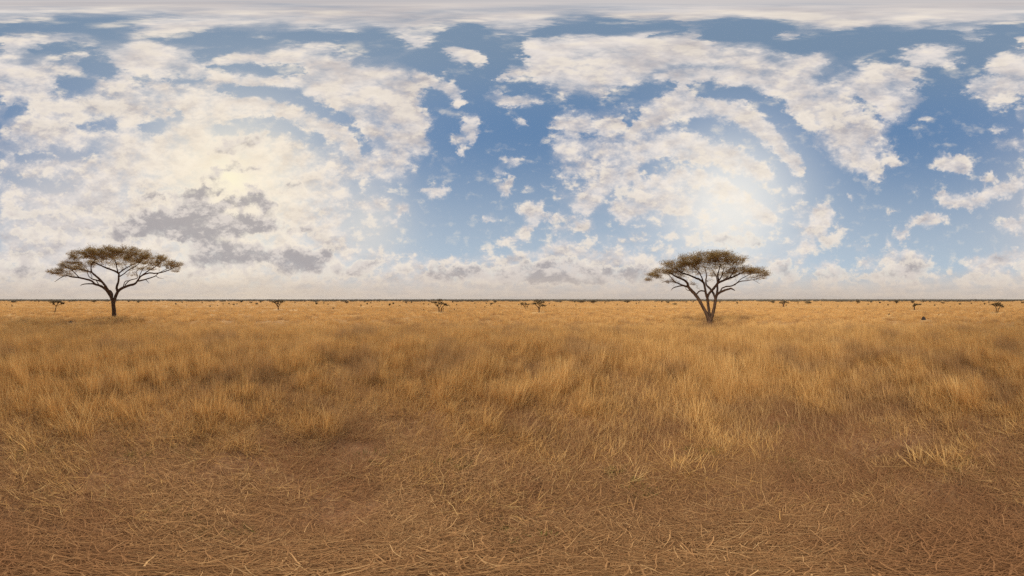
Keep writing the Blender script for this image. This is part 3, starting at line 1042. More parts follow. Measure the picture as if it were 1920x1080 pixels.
def acacia(tf, limbs, pads, name, label, group, nsub, nleaf, leaf, seed, twig_r=0.014, spiky=0.5, thick=1.14):
    rnd = random.Random(seed)
    r = np.random.default_rng(seed)
    root = bpy.data.objects.new(name, None)
    COL.objects.link(root)
    root.location = (tf.base.x, tf.base.y, 0)
    root.empty_display_size = 0.3
    tag(root, label, 'tree', group)
    lines = []
    for lb in limbs:
        pts = [(tf.at(zx, zy, v), rad * thick) for zx, zy, v, rad in lb]
        lines.append(smooth_line(pts, 5, 0.006, rnd))
    # flare at the foot
    V, Q = tubes(lines, 9, lumpy=0.07, rnd=rnd)
    me = mesh_np('trunk', [tuple(p) for p in V], Q, None, M_BARK, smooth=True)
    link('trunk', me, root)
    # pads of foliage -> target points
    g = Grower(lines)
    targets = []
    for (zx, zy, hw, hh, v, dep, k) in pads:
        c = tf.at(zx, zy + 22, v)
        cu = tf.at(zx + hw, zy + 22, v) - c
        cz = (tf.at(zx, zy + 22 - hh, v) - c).z
        n = max(3, int(nsub * k))
        for _ in range(n):
            while True:
                a, b, e = rnd.uniform(-1, 1), rnd.uniform(-1, 1), rnd.uniform(-1, 1)
                if a * a + b * b + e * e * 0.6 < 1:
                    break
            rr = a * a + b * b
            zz = 0.8 * e * cz * (1 - 0.55 * rr) - 0.25 * cz * rr
            targets.append(c + cu * a + tf.f * (dep * b) + Vector((0, 0, zz)))
    rnd.shuffle(targets)
    # nearest to the skeleton first
    P0 = g.P.copy()
    targets.sort(key=lambda t: float(np.min(((P0 - np.array(t)) ** 2).sum(1))) + rnd.uniform(0, 0.6))
    tw, ends = [], []
    for t in targets:
        ln = g.hook(t, rnd, twig_r)
        if ln is None:
            continue
        tw.append(ln)
        ends.append((ln[-1][0], (ln[-1][0] - ln[-2][0]).normalized(), ln))
    # fine bare spikes standing out of the foliage
    for p, d, ln in ends:
        for _ in range(3):
            if rnd.random() < spiky:
                o = Vector((p.x, p.y, 0))
                o = o.normalized() if o.length > 0.01 else Vector((1, 0, 0))
                dd = (o * rnd.uniform(-0.1, 1.0) + Vector((rnd.gauss(0, .5), rnd.gauss(0, .5), rnd.uniform(0.0, 0.75)))).normalized()
                L = rnd.uniform(0.18, 0.42)
                q = p
                l2 = [(q, twig_r * 0.5)]
                for s in range(3):
                    q = q + dd * (L / 3)
                    dd = (dd + Vector((rnd.gauss(0, .16), rnd.gauss(0, .16), rnd.gauss(0, .16)))).normalized()
                    l2.append((q, twig_r * (0.45 - 0.1 * s)))
                tw.append(l2)
    V, Q = tubes(tw, 3)
    link('branches', mesh_np('branches', [tuple(p) for p in V], Q, None, M_BARK, smooth=True), root)
    # leaves along the outer halves of the twigs
    C, A, B = [], [], []
    for ln in tw:
        n = len(ln)
        clump = rnd.uniform(0, 1)
        k_ = nleaf if len(ln) > 4 else max(3, nleaf // 3)
        for _ in range(int(k_ * rnd.uniform(0.4, 1.5))):
            s = rnd.uniform(0.35, 1.0) * (n - 1)
            i = min(int(s), n - 2)
            p = ln[i][0].lerp(ln[i + 1][0], s - i)
            d = (ln[i + 1][0] - ln[i][0]).normalized()
            p = p + Vector((rnd.gauss(0, .15), rnd.gauss(0, .15), rnd.gauss(0, .03)))
            C.append(tuple(p))
            A.append((d.x + rnd.gauss(0, .5), d.y + rnd.gauss(0, .5), d.z * 0.4 + rnd.uniform(-0.05, 0.25)))
            B.append(min(1, max(0, clump * 0.6 + rnd.uniform(0, 0.4))))
    V, Q = leaf_faces(np.array(C), np.array(A), leaf, r)
    link('crown', mesh_np('crown', V, Q, None, M_LEAF, np.repeat(np.array(B), 4)), root)
    CLEAR.append((tf.base.x, tf.base.y, 0.45))
    return root


def build_big_trees():
    # left acacia, traced from crop (70,440)-(360,610)
    tf = TreeFrame(214.6, 597.0, (70, 440), 6.352)
    limbs = [
        [(916, 1010, 0, .34), (914, 960, 0, .27), (912, 900, 0, .24), (906, 830, 0, .23), (903, 790, 0, .21)],
        [(906, 830, 0, .22), (885, 760, .1, .16), (850, 700, .1, .14), (800, 640, .1, .125), (740, 605, -.2, .11), (690, 590, -.4, .10), (640, 548, -.7, .09), (500, 512, -1.4, .075), (420, 505, -2.0, .06), (330, 490, -2.4, .045), (205, 562, -2.8, .015)],
        [(690, 592, -.4, .09), (640, 585, -.3, .06), (545, 590, 0, .045), (512, 612, .1, .02)],
        [(905, 800, 0, .18), (872, 720, -.2, .15), (835, 650, -.4, .135), (790, 585, -.7, .12), (750, 540, -1, .11), (690, 485, -1.3, .095), (650, 450, -1.5, .085), (640, 400, -1.7, .065), (650, 350, -2.1, .05), (700, 290, -2.6, .03)],
        [(888, 770, 0, .10), (895, 715, .1, .10), (872, 672, .2, .09), (840, 668, .2, .07)],
        [(650, 452, -1.5, .07), (590, 430, -1.0, .055), (515, 415, -.4, .045), (430, 400, 0, .035), (330, 385, .4, .02)],
        [(760, 560, -.9, .07), (700, 540, -.3, .06), (650, 525, .2, .05), (610, 490, .8, .04), (590, 430, 1.6, .03)],
        [(735, 600, -.2, .05), (700, 545, .5, .045), (655, 530, .9, .04), (640, 470, 1.4, .03), (560, 380, 2.2, .02)],
        [(500, 512, -1.4, .05), (440, 450, -1.9, .04), (380, 400, -2.2, .03), (280, 350, -2.4, .02)],
        [(904, 820, 0, .22), (930, 740, 0, .18), (955, 680, 0, .165), (945, 630, .1, .14), (965, 560, .2, .115), (970, 500, .2, .105), (966, 460, .2, .10), (910, 428, -.2, .085), (830, 400, -.8, .075), (750, 365, -1.6, .055), (670, 325, -2.4, .035)],
        [(966, 462, .2, .085), (1030, 415, .6, .065), (1100, 375, 1.1, .05), (1200, 325, 1.8, .03), (1300, 290, 2.4, .02)],
        [(967, 470, .2, .08), (945, 390, .2, .06), (935, 330, 0, .05), (900, 260, -.6, .03)],
        [(968, 500, .2, .07), (1010, 480, -.6, .055), (1090, 420, -1.6, .045), (1180, 370, -2.6, .03), (1250, 300, -3.4, .02)],
        [(950, 690, 0, .15), (1000, 642, 0, .135), (1080, 610, -.2, .115), (1160, 585, -.4, .105), (1200, 540, -.5, .09), (1240, 490, -.6, .075), (1330, 458, -.8, .065), (1430, 460, -.9, .055), (1560, 425, -1.0, .045), (1640, 385, -1.0, .03), (1710, 355, -1.0, .015)],
        [(1190, 555, -.5, .075), (1290, 532, 0, .06), (1400, 495, .3, .05), (1450, 455, .5, .04), (1560, 400, .7, .02)],
        [(1290, 532, 0, .04), (1315, 560, 0, .025), (1330, 582, 0, .01)],
        [(1410, 490, .3, .035), (1450, 515, .3, .025), (1510, 520, .3, .01)],
        [(1045, 600, -.1, .06), (1100, 545, .8, .05), (1195, 512, 1.6, .04), (1180, 440, 2.2, .03), (1250, 380, 2.8, .02)],
        [(1025, 620, -.1, .06), (1045, 560, .6, .045), (1110, 545, .9, .03)],
        [(1240, 490, -.6, .06), (1320, 430, -1.4, .05), (1400, 385, -2.2, .035), (1470, 330, -3.0, .02)],
        [(1205, 530, -.5, .05), (1240, 440, .6, .04), (1290, 380, 1.6, .03), (1380, 330, 2.2, .02)],
    ]
    pads = [
        (430, 345, 190, 42, -1.6, 2.2, 1.1), (250, 420, 120, 40, -2.0, 1.4, .55), (330, 450, 130, 40, -.5, 1.6, .22), (500, 400, 130, 30, .6, 1.6, .35),
        (500, 222, 125, 36, -3.6, 1.5, .60), (430, 262, 60, 14, -3.4, 1.0, .15), (680, 215, 140, 42, -4.2, 1.8, .8), (850, 200, 190, 46, -3.4, 2.2, 1.1), (1040, 200, 180, 46, -3.6, 2.2, 1.0), (840, 165, 90, 22, -3.6, 1.2, .25), (640, 160, 80, 18, -4.0, 1.0, .2),
        (1190, 235, 150, 48, -3.0, 2.2, .9), (1330, 275, 180, 45, -2.4, 2.2, .9), (1470, 260, 60, 24, -2.6, 1.0, .22), (1480, 320, 140, 42, -1.2, 2.0, .75), (1620, 345, 100, 38, -1.0, 1.6, .55), (1650, 400, 60, 26, -.8, 1.0, .12),
        (720, 285, 160, 40, -1.5, 2.0, .40), (930, 280, 200, 45, 0, 2.4, .55), (1120, 310, 180, 50, 1.0, 2.4, .45), (900, 345, 150, 35, 2.6, 1.6, .16), (1090, 385, 170, 40, 3.2, 1.6, .22), (1290, 385, 120, 30, 2.0, 1.6, .25), (1130, 455, 90, 30, 2.6, 1.0, .07), (640, 330, 60, 40, 0, 1.2, .2),
    ]
    acacia(tf, limbs, pads, 'acacia_tree', 'big flat-topped acacia with one trunk forking low into wide limbs', 'big acacias on the plain', 165, 40, 0.112, 21, 0.013)

    # right acacia, traced from crop (1190,450)-(1460,620)
    tf = TreeFrame(1330.8, 607.0, (1190, 450), 6.352)
    limbs = [
        [(890, 1025, 0, .31), (891, 985, 0, .27), (891, 950, 0, .24), (893, 915, 0, .20)],
        [(884, 960, 0, .19), (860, 890, -.1, .165), (830, 830, -.1, .155), (795, 765, -.2, .15), (760, 700, -.2, .15), (718, 645, -.3, .145), (670, 595, -.4, .135), (640, 555, -.5, .12), (625, 510, -.7, .10), (585, 475, -.9, .085), (500, 440, -1.2, .065), (430, 400, -1.5, .045), (330, 360, -1.8, .025)],
        [(650, 565, -.5, .09), (600, 548, -.2, .08), (530, 522, .1, .065), (470, 490, .4, .05), (400, 410, .9, .035), (330, 380, 1.2, .02)],
        [(620, 550, -.3, .06), (555, 545, 0, .055), (490, 560, .2, .045), (455, 575, .3, .035), (432, 602, .3, .015)],
        [(530, 522, .1, .04), (440, 490, .2, .03), (380, 490, .2, .025), (320, 510, .2, .01)],
        [(660, 605, -.4, .03), (625, 595, -.4, .025), (608, 575, -.4, .02), (620, 555, -.4, .02)],
        [(738, 645, -.3, .06), (765, 615, 0, .06), (795, 603, .2, .06), (832, 612, .3, .06)],
        [(888, 940, .1, .165), (888, 860, .2, .145), (876, 780, .3, .14), (866, 700, .3, .135), (850, 640, .3, .125), (836, 570, .3, .11), (822, 510, .3, .105), (780, 475, 0, .09), (730, 455, -.4, .08), (650, 418, -1.0, .065), (560, 390, -1.8, .05), (480, 340, -2.4, .03)],
        [(866, 690, .3, .11), (885, 640, .1, .11), (920, 600, -.1, .11), (960, 555, -.3, .11), (985, 520, -.4, .11), (1000, 485, -.5, .09), (990, 430, -.8, .07), (1000, 370, -1.2, .05), (1020, 300, -2.0, .03)],
        [(957, 690, .2, .11), (940, 640, .3, .11), (915, 600, .4, .10), (880, 562, .6, .095), (855, 535, .8, .085), (848, 480, 1.0, .075), (855, 420, 1.2, .06), (840, 350, 1.4, .04), (800, 290, 1.6, .025)],
        [(905, 950, 0, .18), (930, 880, 0, .165), (948, 800, 0, .155), (960, 730, 0, .15), (968, 680, 0, .14), (990, 640, -.1, .12), (1040, 612, -.4, .095), (1100, 590, -.7, .08), (1150, 578, -.9, .065), (1195, 602, -1.0, .03)],
        [(972, 665, 0, .11), (985, 600, .2, .105), (985, 540, .3, .10), (998, 510, .3, .10), (1060, 480, .2, .09), (1130, 455, 0, .08), (1200, 428, -.2, .065), (1300, 380, -.6, .045), (1400, 350, -.9, .025)],
        [(1020, 618, -.2, .06), (1040, 575, .3, .06), (1090, 555, .6, .06), (1160, 545, .9, .055), (1240, 500, 1.2, .05), (1290, 488, 1.3, .045), (1380, 478, 1.4, .035), (1480, 455, 1.4, .025), (1560, 410, 1.4, .012)],
        [(1410, 475, 1.4, .025), (1450, 495, 1.4, .018), (1490, 522, 1.4, .01)],
        [(1190, 540, 1.0, .04), (1260, 470, .6, .035), (1330, 430, .2, .03), (1430, 390, -.2, .02)],
        [(985, 520, .3, .07), (975, 440, 1.0, .055), (940, 380, 1.8, .04), (900, 320, 2.2, .025)],
        [(822, 510, .3, .07), (800, 450, -1.2, .055), (770, 390, -2.2, .04), (700, 320, -3.0, .025)],
        [(1060, 480, .2, .06), (1110, 430, 1.4, .045), (1110, 370, 2.0, .035), (1180, 320, 2.4, .02)],
        [(1130, 455, 0, .05), (1170, 390, -1.4, .04), (1200, 320, -2.4, .025)],
        [(1000, 490, -.4, .06), (1040, 420, -1.8, .045), (1060, 340, -2.8, .03)],
    ]
    pads = [
        (660, 222, 150, 46, -2.8, 1.5, .9), (850, 196, 190, 44, -2.6, 1.7, 1.15), (1040, 190, 170, 44, -2.7, 1.6, 1.0), (1200, 228, 130, 34, -2.4, 1.4, .6), (960, 152, 120, 18, -2.6, .8, .25),
        (480, 275, 170, 34, -2.4, 1.4, .75), (640, 290, 170, 45, -1.2, 1.6, .75), (860, 280, 190, 50, -.6, 1.8, .7), (1060, 275, 170, 45, -.6, 1.7, .6),
        (420, 352, 190, 36, -1.4, 1.5, .95), (235, 395, 70, 40, -1.0, 1.0, .40), (170, 450, 40, 26, -.8, .6, .12), (430, 475, 100, 34, .3, 1.0, .16), (560, 410, 100, 30, 0, 1.0, .2),
        (1250, 345, 190, 38, -1.0, 1.6, 1.05), (1430, 350, 130, 36, -.9, 1.3, .7), (1530, 385, 75, 40, -.4, 1.0, .36), (1440, 430, 130, 26, .9, .9, .22), (1120, 380, 100, 40, .6, 1.4, .3),
        (700, 360, 130, 40, 1.2, 1.4, .22), (880, 370, 140, 50, 1.8, 1.4, .26), (1010, 390, 110, 45, 2.0, 1.2, .2), (690, 505, 40, 18, .4, .5, .05), (910, 465, 60, 30, 1.6, .8, .06), (1070, 440, 70, 28, 1.6, .8, .08), (300, 430, 60, 20, .4, .8, .08),
    ]
    acacia(tf, limbs, pads, 'acacia_tree', 'broad acacia with several trunks fanning out from one dark foot', 'big acacias on the plain', 165, 40, 0.086, 33, 0.010, thick=1.0)


def small_acacia(bx, by, stems, pads, label, seed, thick=1.0, nsub=44, group='small trees scattered over the plain', name='young_acacia', leafm=None):
    """far little tree; stems and pads in photograph pixels"""
    rnd = random.Random(seed)
    r = np.random.default_rng(seed)
    tf = TreeFrame(bx, by, (0, 0), 1.0)
    m = tf.D * R(DPX)                      # metres per pixel there
    root = bpy.data.objects.new(name, None)
    COL.objects.link(root)
    root.location = (tf.base.x, tf.base.y, 0)
    tag(root, label, 'tree', group)
    lines = []
    for st in stems:
        n = len(st)
        pts = [(tf.at(x, y, (rnd.uniform(-1.2, 1.2) * m if i > 1 else 0)), max(0.22, w * 0.62) * m * thick) for i, (x, y, w) in enumerate(st)]
        lines.append(smooth_line(pts, 3, 0.0, rnd))
    V, Q = tubes(lines, 6, lumpy=0.06, rnd=rnd)
    link('trunk', mesh_np('trunk', [tuple(p) for p in V], Q, None, M_BARK, smooth=True), root)
    g = Grower(lines)
    tw = []
    for (x, y, hw, hh, k) in pads:
        c = tf.at(x, y, 0)
        for _ in range(max(2, int(nsub * k))):
            a, b, e = rnd.gauss(0, .5), rnd.gauss(0, .5), rnd.gauss(0, .5)
            q = c + tf.s * (a * hw * m) + tf.f * (b * hw * m) + Vector((0, 0, e * hh * m))
            q.z = max(q.z, 0.1)
            ln = g.hook(q, rnd, 0.10 * m)
            if ln:
                tw.append(ln)
    V, Q = tubes(tw, 3)
    link('branches', mesh_np('branches', [tuple(p) for p in V], Q, None, M_BARK, smooth=True), root)
    C, A, B = [], [], []
    for ln in tw:
        for _ in range(24):
            p = ln[-1][0].lerp(ln[len(ln) // 2][0], rnd.uniform(0, 1)) + Vector((rnd.gauss(0, 1), rnd.gauss(0, 1), rnd.gauss(0, .5))) * (0.55 * m)
            C.append(tuple(p))
            A.append((rnd.gauss(0, 1), rnd.gauss(0, 1), rnd.gauss(0, .4)))
            B.append(rnd.uniform(0, 1))
    V, Q = leaf_faces(np.array(C), np.array(A), 1.15 * m, r)
    link('crown', mesh_np('crown', V, Q, None, leafm or M_LEAF2, np.repeat(np.array(B), 4)), root)
    CLEAR.append((tf.base.x, tf.base.y, 1.6))
    CLEAR.append((tf.base.x * 0.94, tf.base.y * 0.94, 1.3))
    return root


def build_small_trees():
    small_acacia(102.5, 586.5, [[(102.5, 586.5, 1.6), (104, 580, 1.4), (105.5, 574, 1.3), (108, 570, 1.0), (113, 565.5, .6)], [(105.5, 574, 1.1), (102, 571, .9), (98, 567, .6)], [(106, 573, .8), (112, 571, .7), (120, 569.5, .5)], [(108, 570, .7), (107, 566, .5)]],
                 [(101, 566.5, 6, 1.8, 1.3), (110, 566, 6, 1.8, 1.4), (117, 568.5, 5, 1.5, 1.0), (100, 570, 3, 1.2, .4)], 'small thin acacia with a leaning stem left of the big forked acacia', 41, 0.9)
    small_acacia(521.7, 580.5, [[(521.7, 580.5, 2.0), (521.5, 576, 1.7), (519, 572, 1.2), (515, 568, .7)], [(521.5, 576, 1.4), (524, 572, 1.0), (527, 567, .6)], [(521, 574, 1), (521, 567, .6)]],
                 [(514, 566, 6, 1.8, .8), (521, 565, 6, 2.0, 1.0), (528, 566, 5, 1.8, .7), (520, 569, 4, 1.6, .3)], 'small wispy tree on a short trunk alone beyond the grass', 42)
    small_acacia(823.2, 585.5, [[(823.2, 585, 1.9), (823, 580, 1.7), (822, 576, 1.3), (819, 571, .7)], [(827, 586.5, 1.9), (827.5, 580, 1.6), (830, 575, 1.2), (835, 571, .7)], [(831, 586, 1.0), (830.5, 581, .9), (832, 577, .7)], [(823, 578, 1.1), (827, 572, .9), (826, 565, .6)]],
                 [(824, 562.5, 6, 2.2, 1.1), (813, 566.5, 7, 1.6, .9), (824, 568, 8, 2.4, 1.2), (833, 570, 6, 2.0, .9), (819, 572, 4, 2, .35), (838, 572.5, 4, 1.2, .4)], 'small dark tree with two stems and an arched uneven crown', 43)
    small_acacia(1010.5, 586.0, [[(1010.5, 586, 1.8), (1010.7, 581, 1.6), (1009, 576, 1.2), (1003, 571, .7)], [(1011, 580, 1.3), (1013, 575, 1.0), (1019, 571, .6)], [(1010.5, 577, 1), (1011, 569, .7)]],
                 [(1003, 569, 5, 1.7, 1.0), (1009, 565, 8, 2.4, 1.3), (1019, 573, 6, 1.6, 1.1), (1012, 569, 6, 2, .7), (1018, 567, 4, 1.4, .4)], 'small umbrella-shaped acacia on a slim forked trunk', 44)
    small_acacia(984.8, 579.0, [[(984.8, 579, 1.0), (984, 575, .9), (980, 571, .6)], [(984.5, 576, .8), (986, 571, .6), (990, 570.5, .4)]],
                 [(979, 569.5, 4, 2.2, .7), (985, 569, 4, 2, .5), (991, 570.5, 5, .8, .35), (988, 575, 2, 1, .15)], 'pale straggly sapling just left of the umbrella-shaped acacia', 45)
    small_acacia(1468.7, 575.5, [[(1468.7, 575.5, 2.4), (1469, 571, 2.0), (1466, 568, 1.1)], [(1469, 572, 1.6), (1472, 568, 1.0)]],
                 [(1464, 568, 6, 1.5, .9), (1470, 566, 5, 1.8, 1.0), (1476, 567, 4, 1.5, .5)], 'low stout dark tree near the bush line', 46, nsub=30)
    small_acacia(1714.5, 581.5, [[(1714.5, 581.5, 1.8), (1714.5, 577, 1.6), (1716, 573, 1.2), (1720, 570.5, .8), (1726, 569.5, .4)], [(1714.5, 577, 1.0), (1712.5, 574.5, .6)]],
                 [(1717, 571, 4, 1.8, .9), (1724, 570.5, 4.5, 1.0, .6), (1713, 574, 2.5, 1.5, .4)], 'small lopsided tree leaning right beyond the dark mound', 47)
    small_acacia(1867.8, 586.5, [[(1867.8, 586.5, 1.5), (1868, 581, 1.4), (1867, 576, 1.0), (1862, 572, .6)], [(1870.8, 586.5, 1.5), (1871.5, 581, 1.3), (1874, 577, 1.1), (1877, 573, .6)]],
                 [(1871, 568.5, 7, 1.8, 1.2), (1862, 571, 6, 1.2, .9), (1877, 572.5, 6, 1.8, 1.0), (1869, 572, 6, 1.6, .8), (1881, 575.5, 3, 1, .3)], 'small round-crowned tree standing on two separate stems', 48)
    small_acacia(920.0, 573.5, [[(920, 573.5, 1.0), (920.5, 571, .8), (922.5, 568.5, .5)]],
                 [(921.5, 569, 3.2, 1.2, .9), (925, 568.5, 2.5, .8, .3)], 'tiny crooked tree halfway out on the pale plain', 49, nsub=18)


# ------------------------------------------------------------------ bushes
def bush_mesh(name, seed, n, mat, flat=0.6):
    """unit bush: about 1 m wide and `flat` m high, stems and leaves"""
    rnd = random.Random(seed)
    r = np.random.default_rng(seed)
    tw = []
    lob = [(rnd.uniform(-.3, .3), rnd.uniform(-.3, .3), rnd.uniform(.18, .30), rnd.uniform(.55, 1.0)) for _ in range(5)]
    C, A, B = [], [], []
    for (x, y, rad, h) in lob:
        top = Vector((x, y, flat * h * 0.75))
        tw.append([(Vector((x * .2, y * .2, 0)), .03), (Vector((x * .6, y * .6, top.z * .5)), .022), (top, .008)])
        cl = rnd.uniform(0, 0.5)
        for _ in range(n // 5):
            a, b, e = rnd.gauss(0, .5), rnd.gauss(0, .5), rnd.gauss(0, .42)
            C.append((x + a * rad, y + b * rad, max(0.02, top.z + e * flat * .42 * h)))
            A.append((a, b, e + .3))
            B.append(min(1, cl + rnd.uniform(0, .5)))
    V, Q = leaf_faces(np.array(C), np.array(A), 0.13, r, 0.9)
    me = mesh_np(name, V, Q, None, mat, np.repeat(np.array(B), 4))
    V2, Q2 = tubes(tw, 4)
    return me, mesh_np('stems', [tuple(p) for p in V2], Q2, None, M_BARK)


# far shrubs the photograph shows one by one: x, y of the foot, width px, height px
BUSHES = [
    (12.5, 572.5, 2.5, 1.5), (23, 575, 4.5, 2.2), (150, 571.8, 2, 1.5), (206, 570, 2.6, 1.6), (260, 567.6, 8, 2.6), (177, 567, 15, 3.2), (241, 566.4, 6, 2.0), (73, 566.5, 5, 2.5), (26, 567.5, 12, 3),
    (329.5, 571.4, 5, 2.6), (341.7, 568, 4, 1.8), (349.5, 573, 2.2, 1.5), (358, 574.6, 2, 1.3), (379, 568.8, 3.5, 2), (394, 575.2, 5, 2), (407.5, 574, 2, 1.6), (418, 570.7, 4, 1.5), (429, 571, 4, 2.5), (438, 572, 5, 2.4), (444, 571, 4, 1.8), (481, 571.3, 6, 2.6), (489, 567.5, 5, 2), (553, 569.6, 2.6, 3), (578, 572.8, 2, 1.8), (594, 571.3, 6.5, 3.8), (607.5, 570, 2.2, 3), (615, 572, 3, 2), (500, 573.8, 2, 1.4), (470, 568, 6, 2), (452, 567, 7, 2.2),
    (677, 575.4, 2.6, 3.0), (696.7, 576.2, 1.8, 2), (688.7, 571, 4.5, 2.6), (695, 568.8, 3.6, 2), (731, 573.8, 5, 4), (738, 570.4, 6, 2.4), (750, 574, 2.6, 1.6), (761.7, 569.3, 4.5, 2.6), (771.7, 568.4, 3.5, 3.2), (795, 571.3, 3.2, 2.4), (794.7, 581.8, 2.6, 1.6), (803, 572, 2.6, 2), (843, 575, 2.4, 2), (856, 572.2, 2.8, 1.8), (852, 581, 3.4, 2.2), (890, 570.3, 2.6, 2), (892, 577, 2.2, 1.6), (909, 576.6, 3, 2), (912, 569.8, 3.4, 2), (936, 574.4, 4, 1.6), (650, 569, 9, 3.4), (707, 580.4, 2, 1.2), (716, 571.8, 2.2, 1.4), (684, 566.6, 4, 2), (848, 567.5, 4, 2.4), (928, 567.8, 9, 3),
    (1039.7, 573.8, 2.6, 1.6), (1080, 572.7, 3, 1.8), (1078, 567.3, 4.5, 2.6), (1134, 569.4, 3, 2.4), (1159, 581, 2.2, 1.5), (1157, 572.2, 2.6, 2), (1193, 570.4, 3, 2.6), (1198, 569.6, 2.2, 3), (1211.7, 580.7, 2.4, 1.8), (1228, 575.4, 4, 1.6), (1241, 567.6, 3.4, 2.4), (1253, 568.6, 9, 3), (1265, 571.3, 10, 2.4), (1050, 567, 9, 2.6), (1090, 568.4, 11, 3.6), (1112, 568.8, 17, 4.2), (1176, 567.6, 15, 3.4), (972.5, 572, 2.6, 1.8), (1030, 570, 2.6, 1.6),
    (1417.5, 581.6, 2.2, 1.6), (1382.5, 570, 4.5, 3), (1350, 568.6, 3.6, 3), (1421, 571.3, 2.4, 1.6), (1474, 575, 2.2, 3.4), (1539.5, 572, 2.4, 1.6), (1571, 575.4, 2.6, 1.8), (1589, 577.8, 2.2, 1.6), (1515, 569.8, 13, 4), (1287, 567.6, 4, 2.6), (1496, 570, 2.6, 2.6), (1450, 568.4, 12, 3.4), (1300, 567.4, 4, 2.4), (1490, 576.6, 2, 1.2),
    (1608, 568.8, 10, 4.4), (1650, 569.2, 4.5, 2.6), (1664.7, 573.2, 4.6, 2.4), (1657.5, 577, 2.6, 1.6), (1624, 581, 2.2, 1.4), (1666.7, 590.4, 4.6, 2.2), (1752.5, 573.8, 3.6, 2.4), (1759, 579.2, 2.8, 2), (1781.7, 576.2, 2.2, 2), (1800, 571.5, 5, 2.8), (1821, 570.6, 3, 3.2), (1846, 571.2, 5, 2.2), (1682, 569, 14, 4.2), (1768, 569.2, 9, 2.4), (1760.5, 590.8, 2.4, 2.4), (1634, 567.6, 5, 2.4), (1712, 568.6, 9, 3.6), (1731, 567.2, 4, 2.6), (1628.5, 571.2, 5, 1.6), (1838, 572.2, 3, 1.4), (1893, 572.6, 2.2, 1.4), (1917, 569, 7, 2.6), (1744, 567.4, 4, 2.4), (1854, 567.8, 4, 2),
]
MARKS = [(0, 'far left'), (103, 'behind the thin leaning acacia'), (215, 'to the right of the big forked acacia'), (521, 'beyond the wispy small tree'), (825, 'between the two-stemmed dark tree and the umbrella-shaped one'),
         (1010, 'between the umbrella-shaped tree and the many-trunked acacia'), (1331, 'to the right of the many-trunked acacia'), (1470, 'right of the low stout tree'), (1714, 'right of the small lopsided tree'), (1870, 'right of the tree on two stems')]


def build_bushes():
    protos = []
    for k in range(5):
        protos.append(bush_mesh('bush', 100 + k, 620, M_LEAF2, 0.55 + 0.12 * (k % 3)))
    used = set()
    rnd = random.Random(3)
    special = {(1666.7, 590.4): 'nearest low shrub, a brown tuft left of the dark mound', (177, 567): 'wide dark thicket under the left limbs of the big forked acacia',
               (594, 571.3): 'dark round shrub standing out on the plain right of the wispy tree', (731, 573.8): 'dark peaked shrub alone left of the two-stemmed tree',
               (1112, 568.8): 'widest dark thicket at the bush line right of the umbrella-shaped tree', (1474, 575): 'upright dark shrub touching the low stout tree on its right',
               (1760.5, 590.8): 'thin upright weed right of the dark mound', (23, 575): 'dark low shrub near the left end of the plain',
               (1515, 569.8): 'broad dark thicket right of the low stout tree', (1265, 571.3): 'long low row of dark shrub left of the many-trunked acacia',
               (852, 581): 'small round shrub just right of the two-stemmed dark tree', (1682, 569): 'broad dark thicket left of the small lopsided tree'}
    for i, (x, y, w, h) in enumerate(BUSHES):
        k = i % 5
        leafm, stemm = protos[k]
        c = ground_at(x, y + 0.3)
        D = math.hypot(c.x, c.y)
        m = D * R(DPX)
        o = link('bush', leafm)
        o.location = c
        o.rotation_euler = (0, 0, rnd.uniform(0, 6.28))
        fl = 0.55 + 0.12 * (k % 3)
        o.scale = (w * m * 0.95, w * m * 0.95, h * D * R(DPY) / fl * 1.45)
        s = link('stems', stemm, o)
        sec = [t for q, t in MARKS if q <= x][-1]
        if (x, y) in special:
            tag(o, special[(x, y)], 'bush', 'single shrubs on the far plain')
        else:
            size = 'broad dark thicket' if w >= 7 else ('dark shrub' if w >= 4 else 'tiny dark shrub')
            side = sec if sec != 'far left' else 'at the far left of the plain'
            tag(o, '%s on the far plain %s' % (size, side), 'bush', '%s %s' % (size + 's', side))
        if w < 6 and y > 569:
            CLEAR.append((c.x, c.y, 0.5 + w * m * 0.6))
            CLEAR.append((c.x * 0.965, c.y * 0.965, 0.5 + w * m * 0.6))

    # the far-off bush belt that reads as one dark mass
    objs = []
    for k in range(6):
        me, st = bush_mesh('belt_bush_%d' % k, 200 + k, 260, M_FAR, 0.55)
        objs.append(bpy.data.objects.new('belt_bush_%d' % k, me))
    coll = proto_collection('belt_bushes', objs)
    r = np.random.default_rng(17)
    p, rad = field(22000, 128.0, 2600.0, 0.72, r)
    nz = noise2(p / np.maximum(rad, 1)[:, None], 5.0, 2.0, 4)
    edge = 172 + 60 * nz
    ok = (rad > edge) | (r.uniform(0, 1, len(p)) < 0.06)
    p, rad = p[ok], rad[ok]
    n = len(p)
    wd = r.uniform(2.0, 5.0, n) * (1 + rad / 500)
    ht = r.uniform(1.5, 2.6, n) + rad / 420 * r.uniform(0.3, 1.0, n)
    ht = np.where(rad < 200, np.minimum(ht, 1.9), ht)
    o = scatter('distant_bushland', np.column_stack([p, np.zeros(n)]), np.stack([np.zeros(n), np.zeros(n), r.uniform(0, 6.28, n)], 1),
                np.stack([wd, wd, ht / 0.6], 1), r.integers(0, 6, n), r.uniform(0, 1, n), coll)
    tag(o, 'grey-brown belt of bushland along the whole horizon', 'bushland')


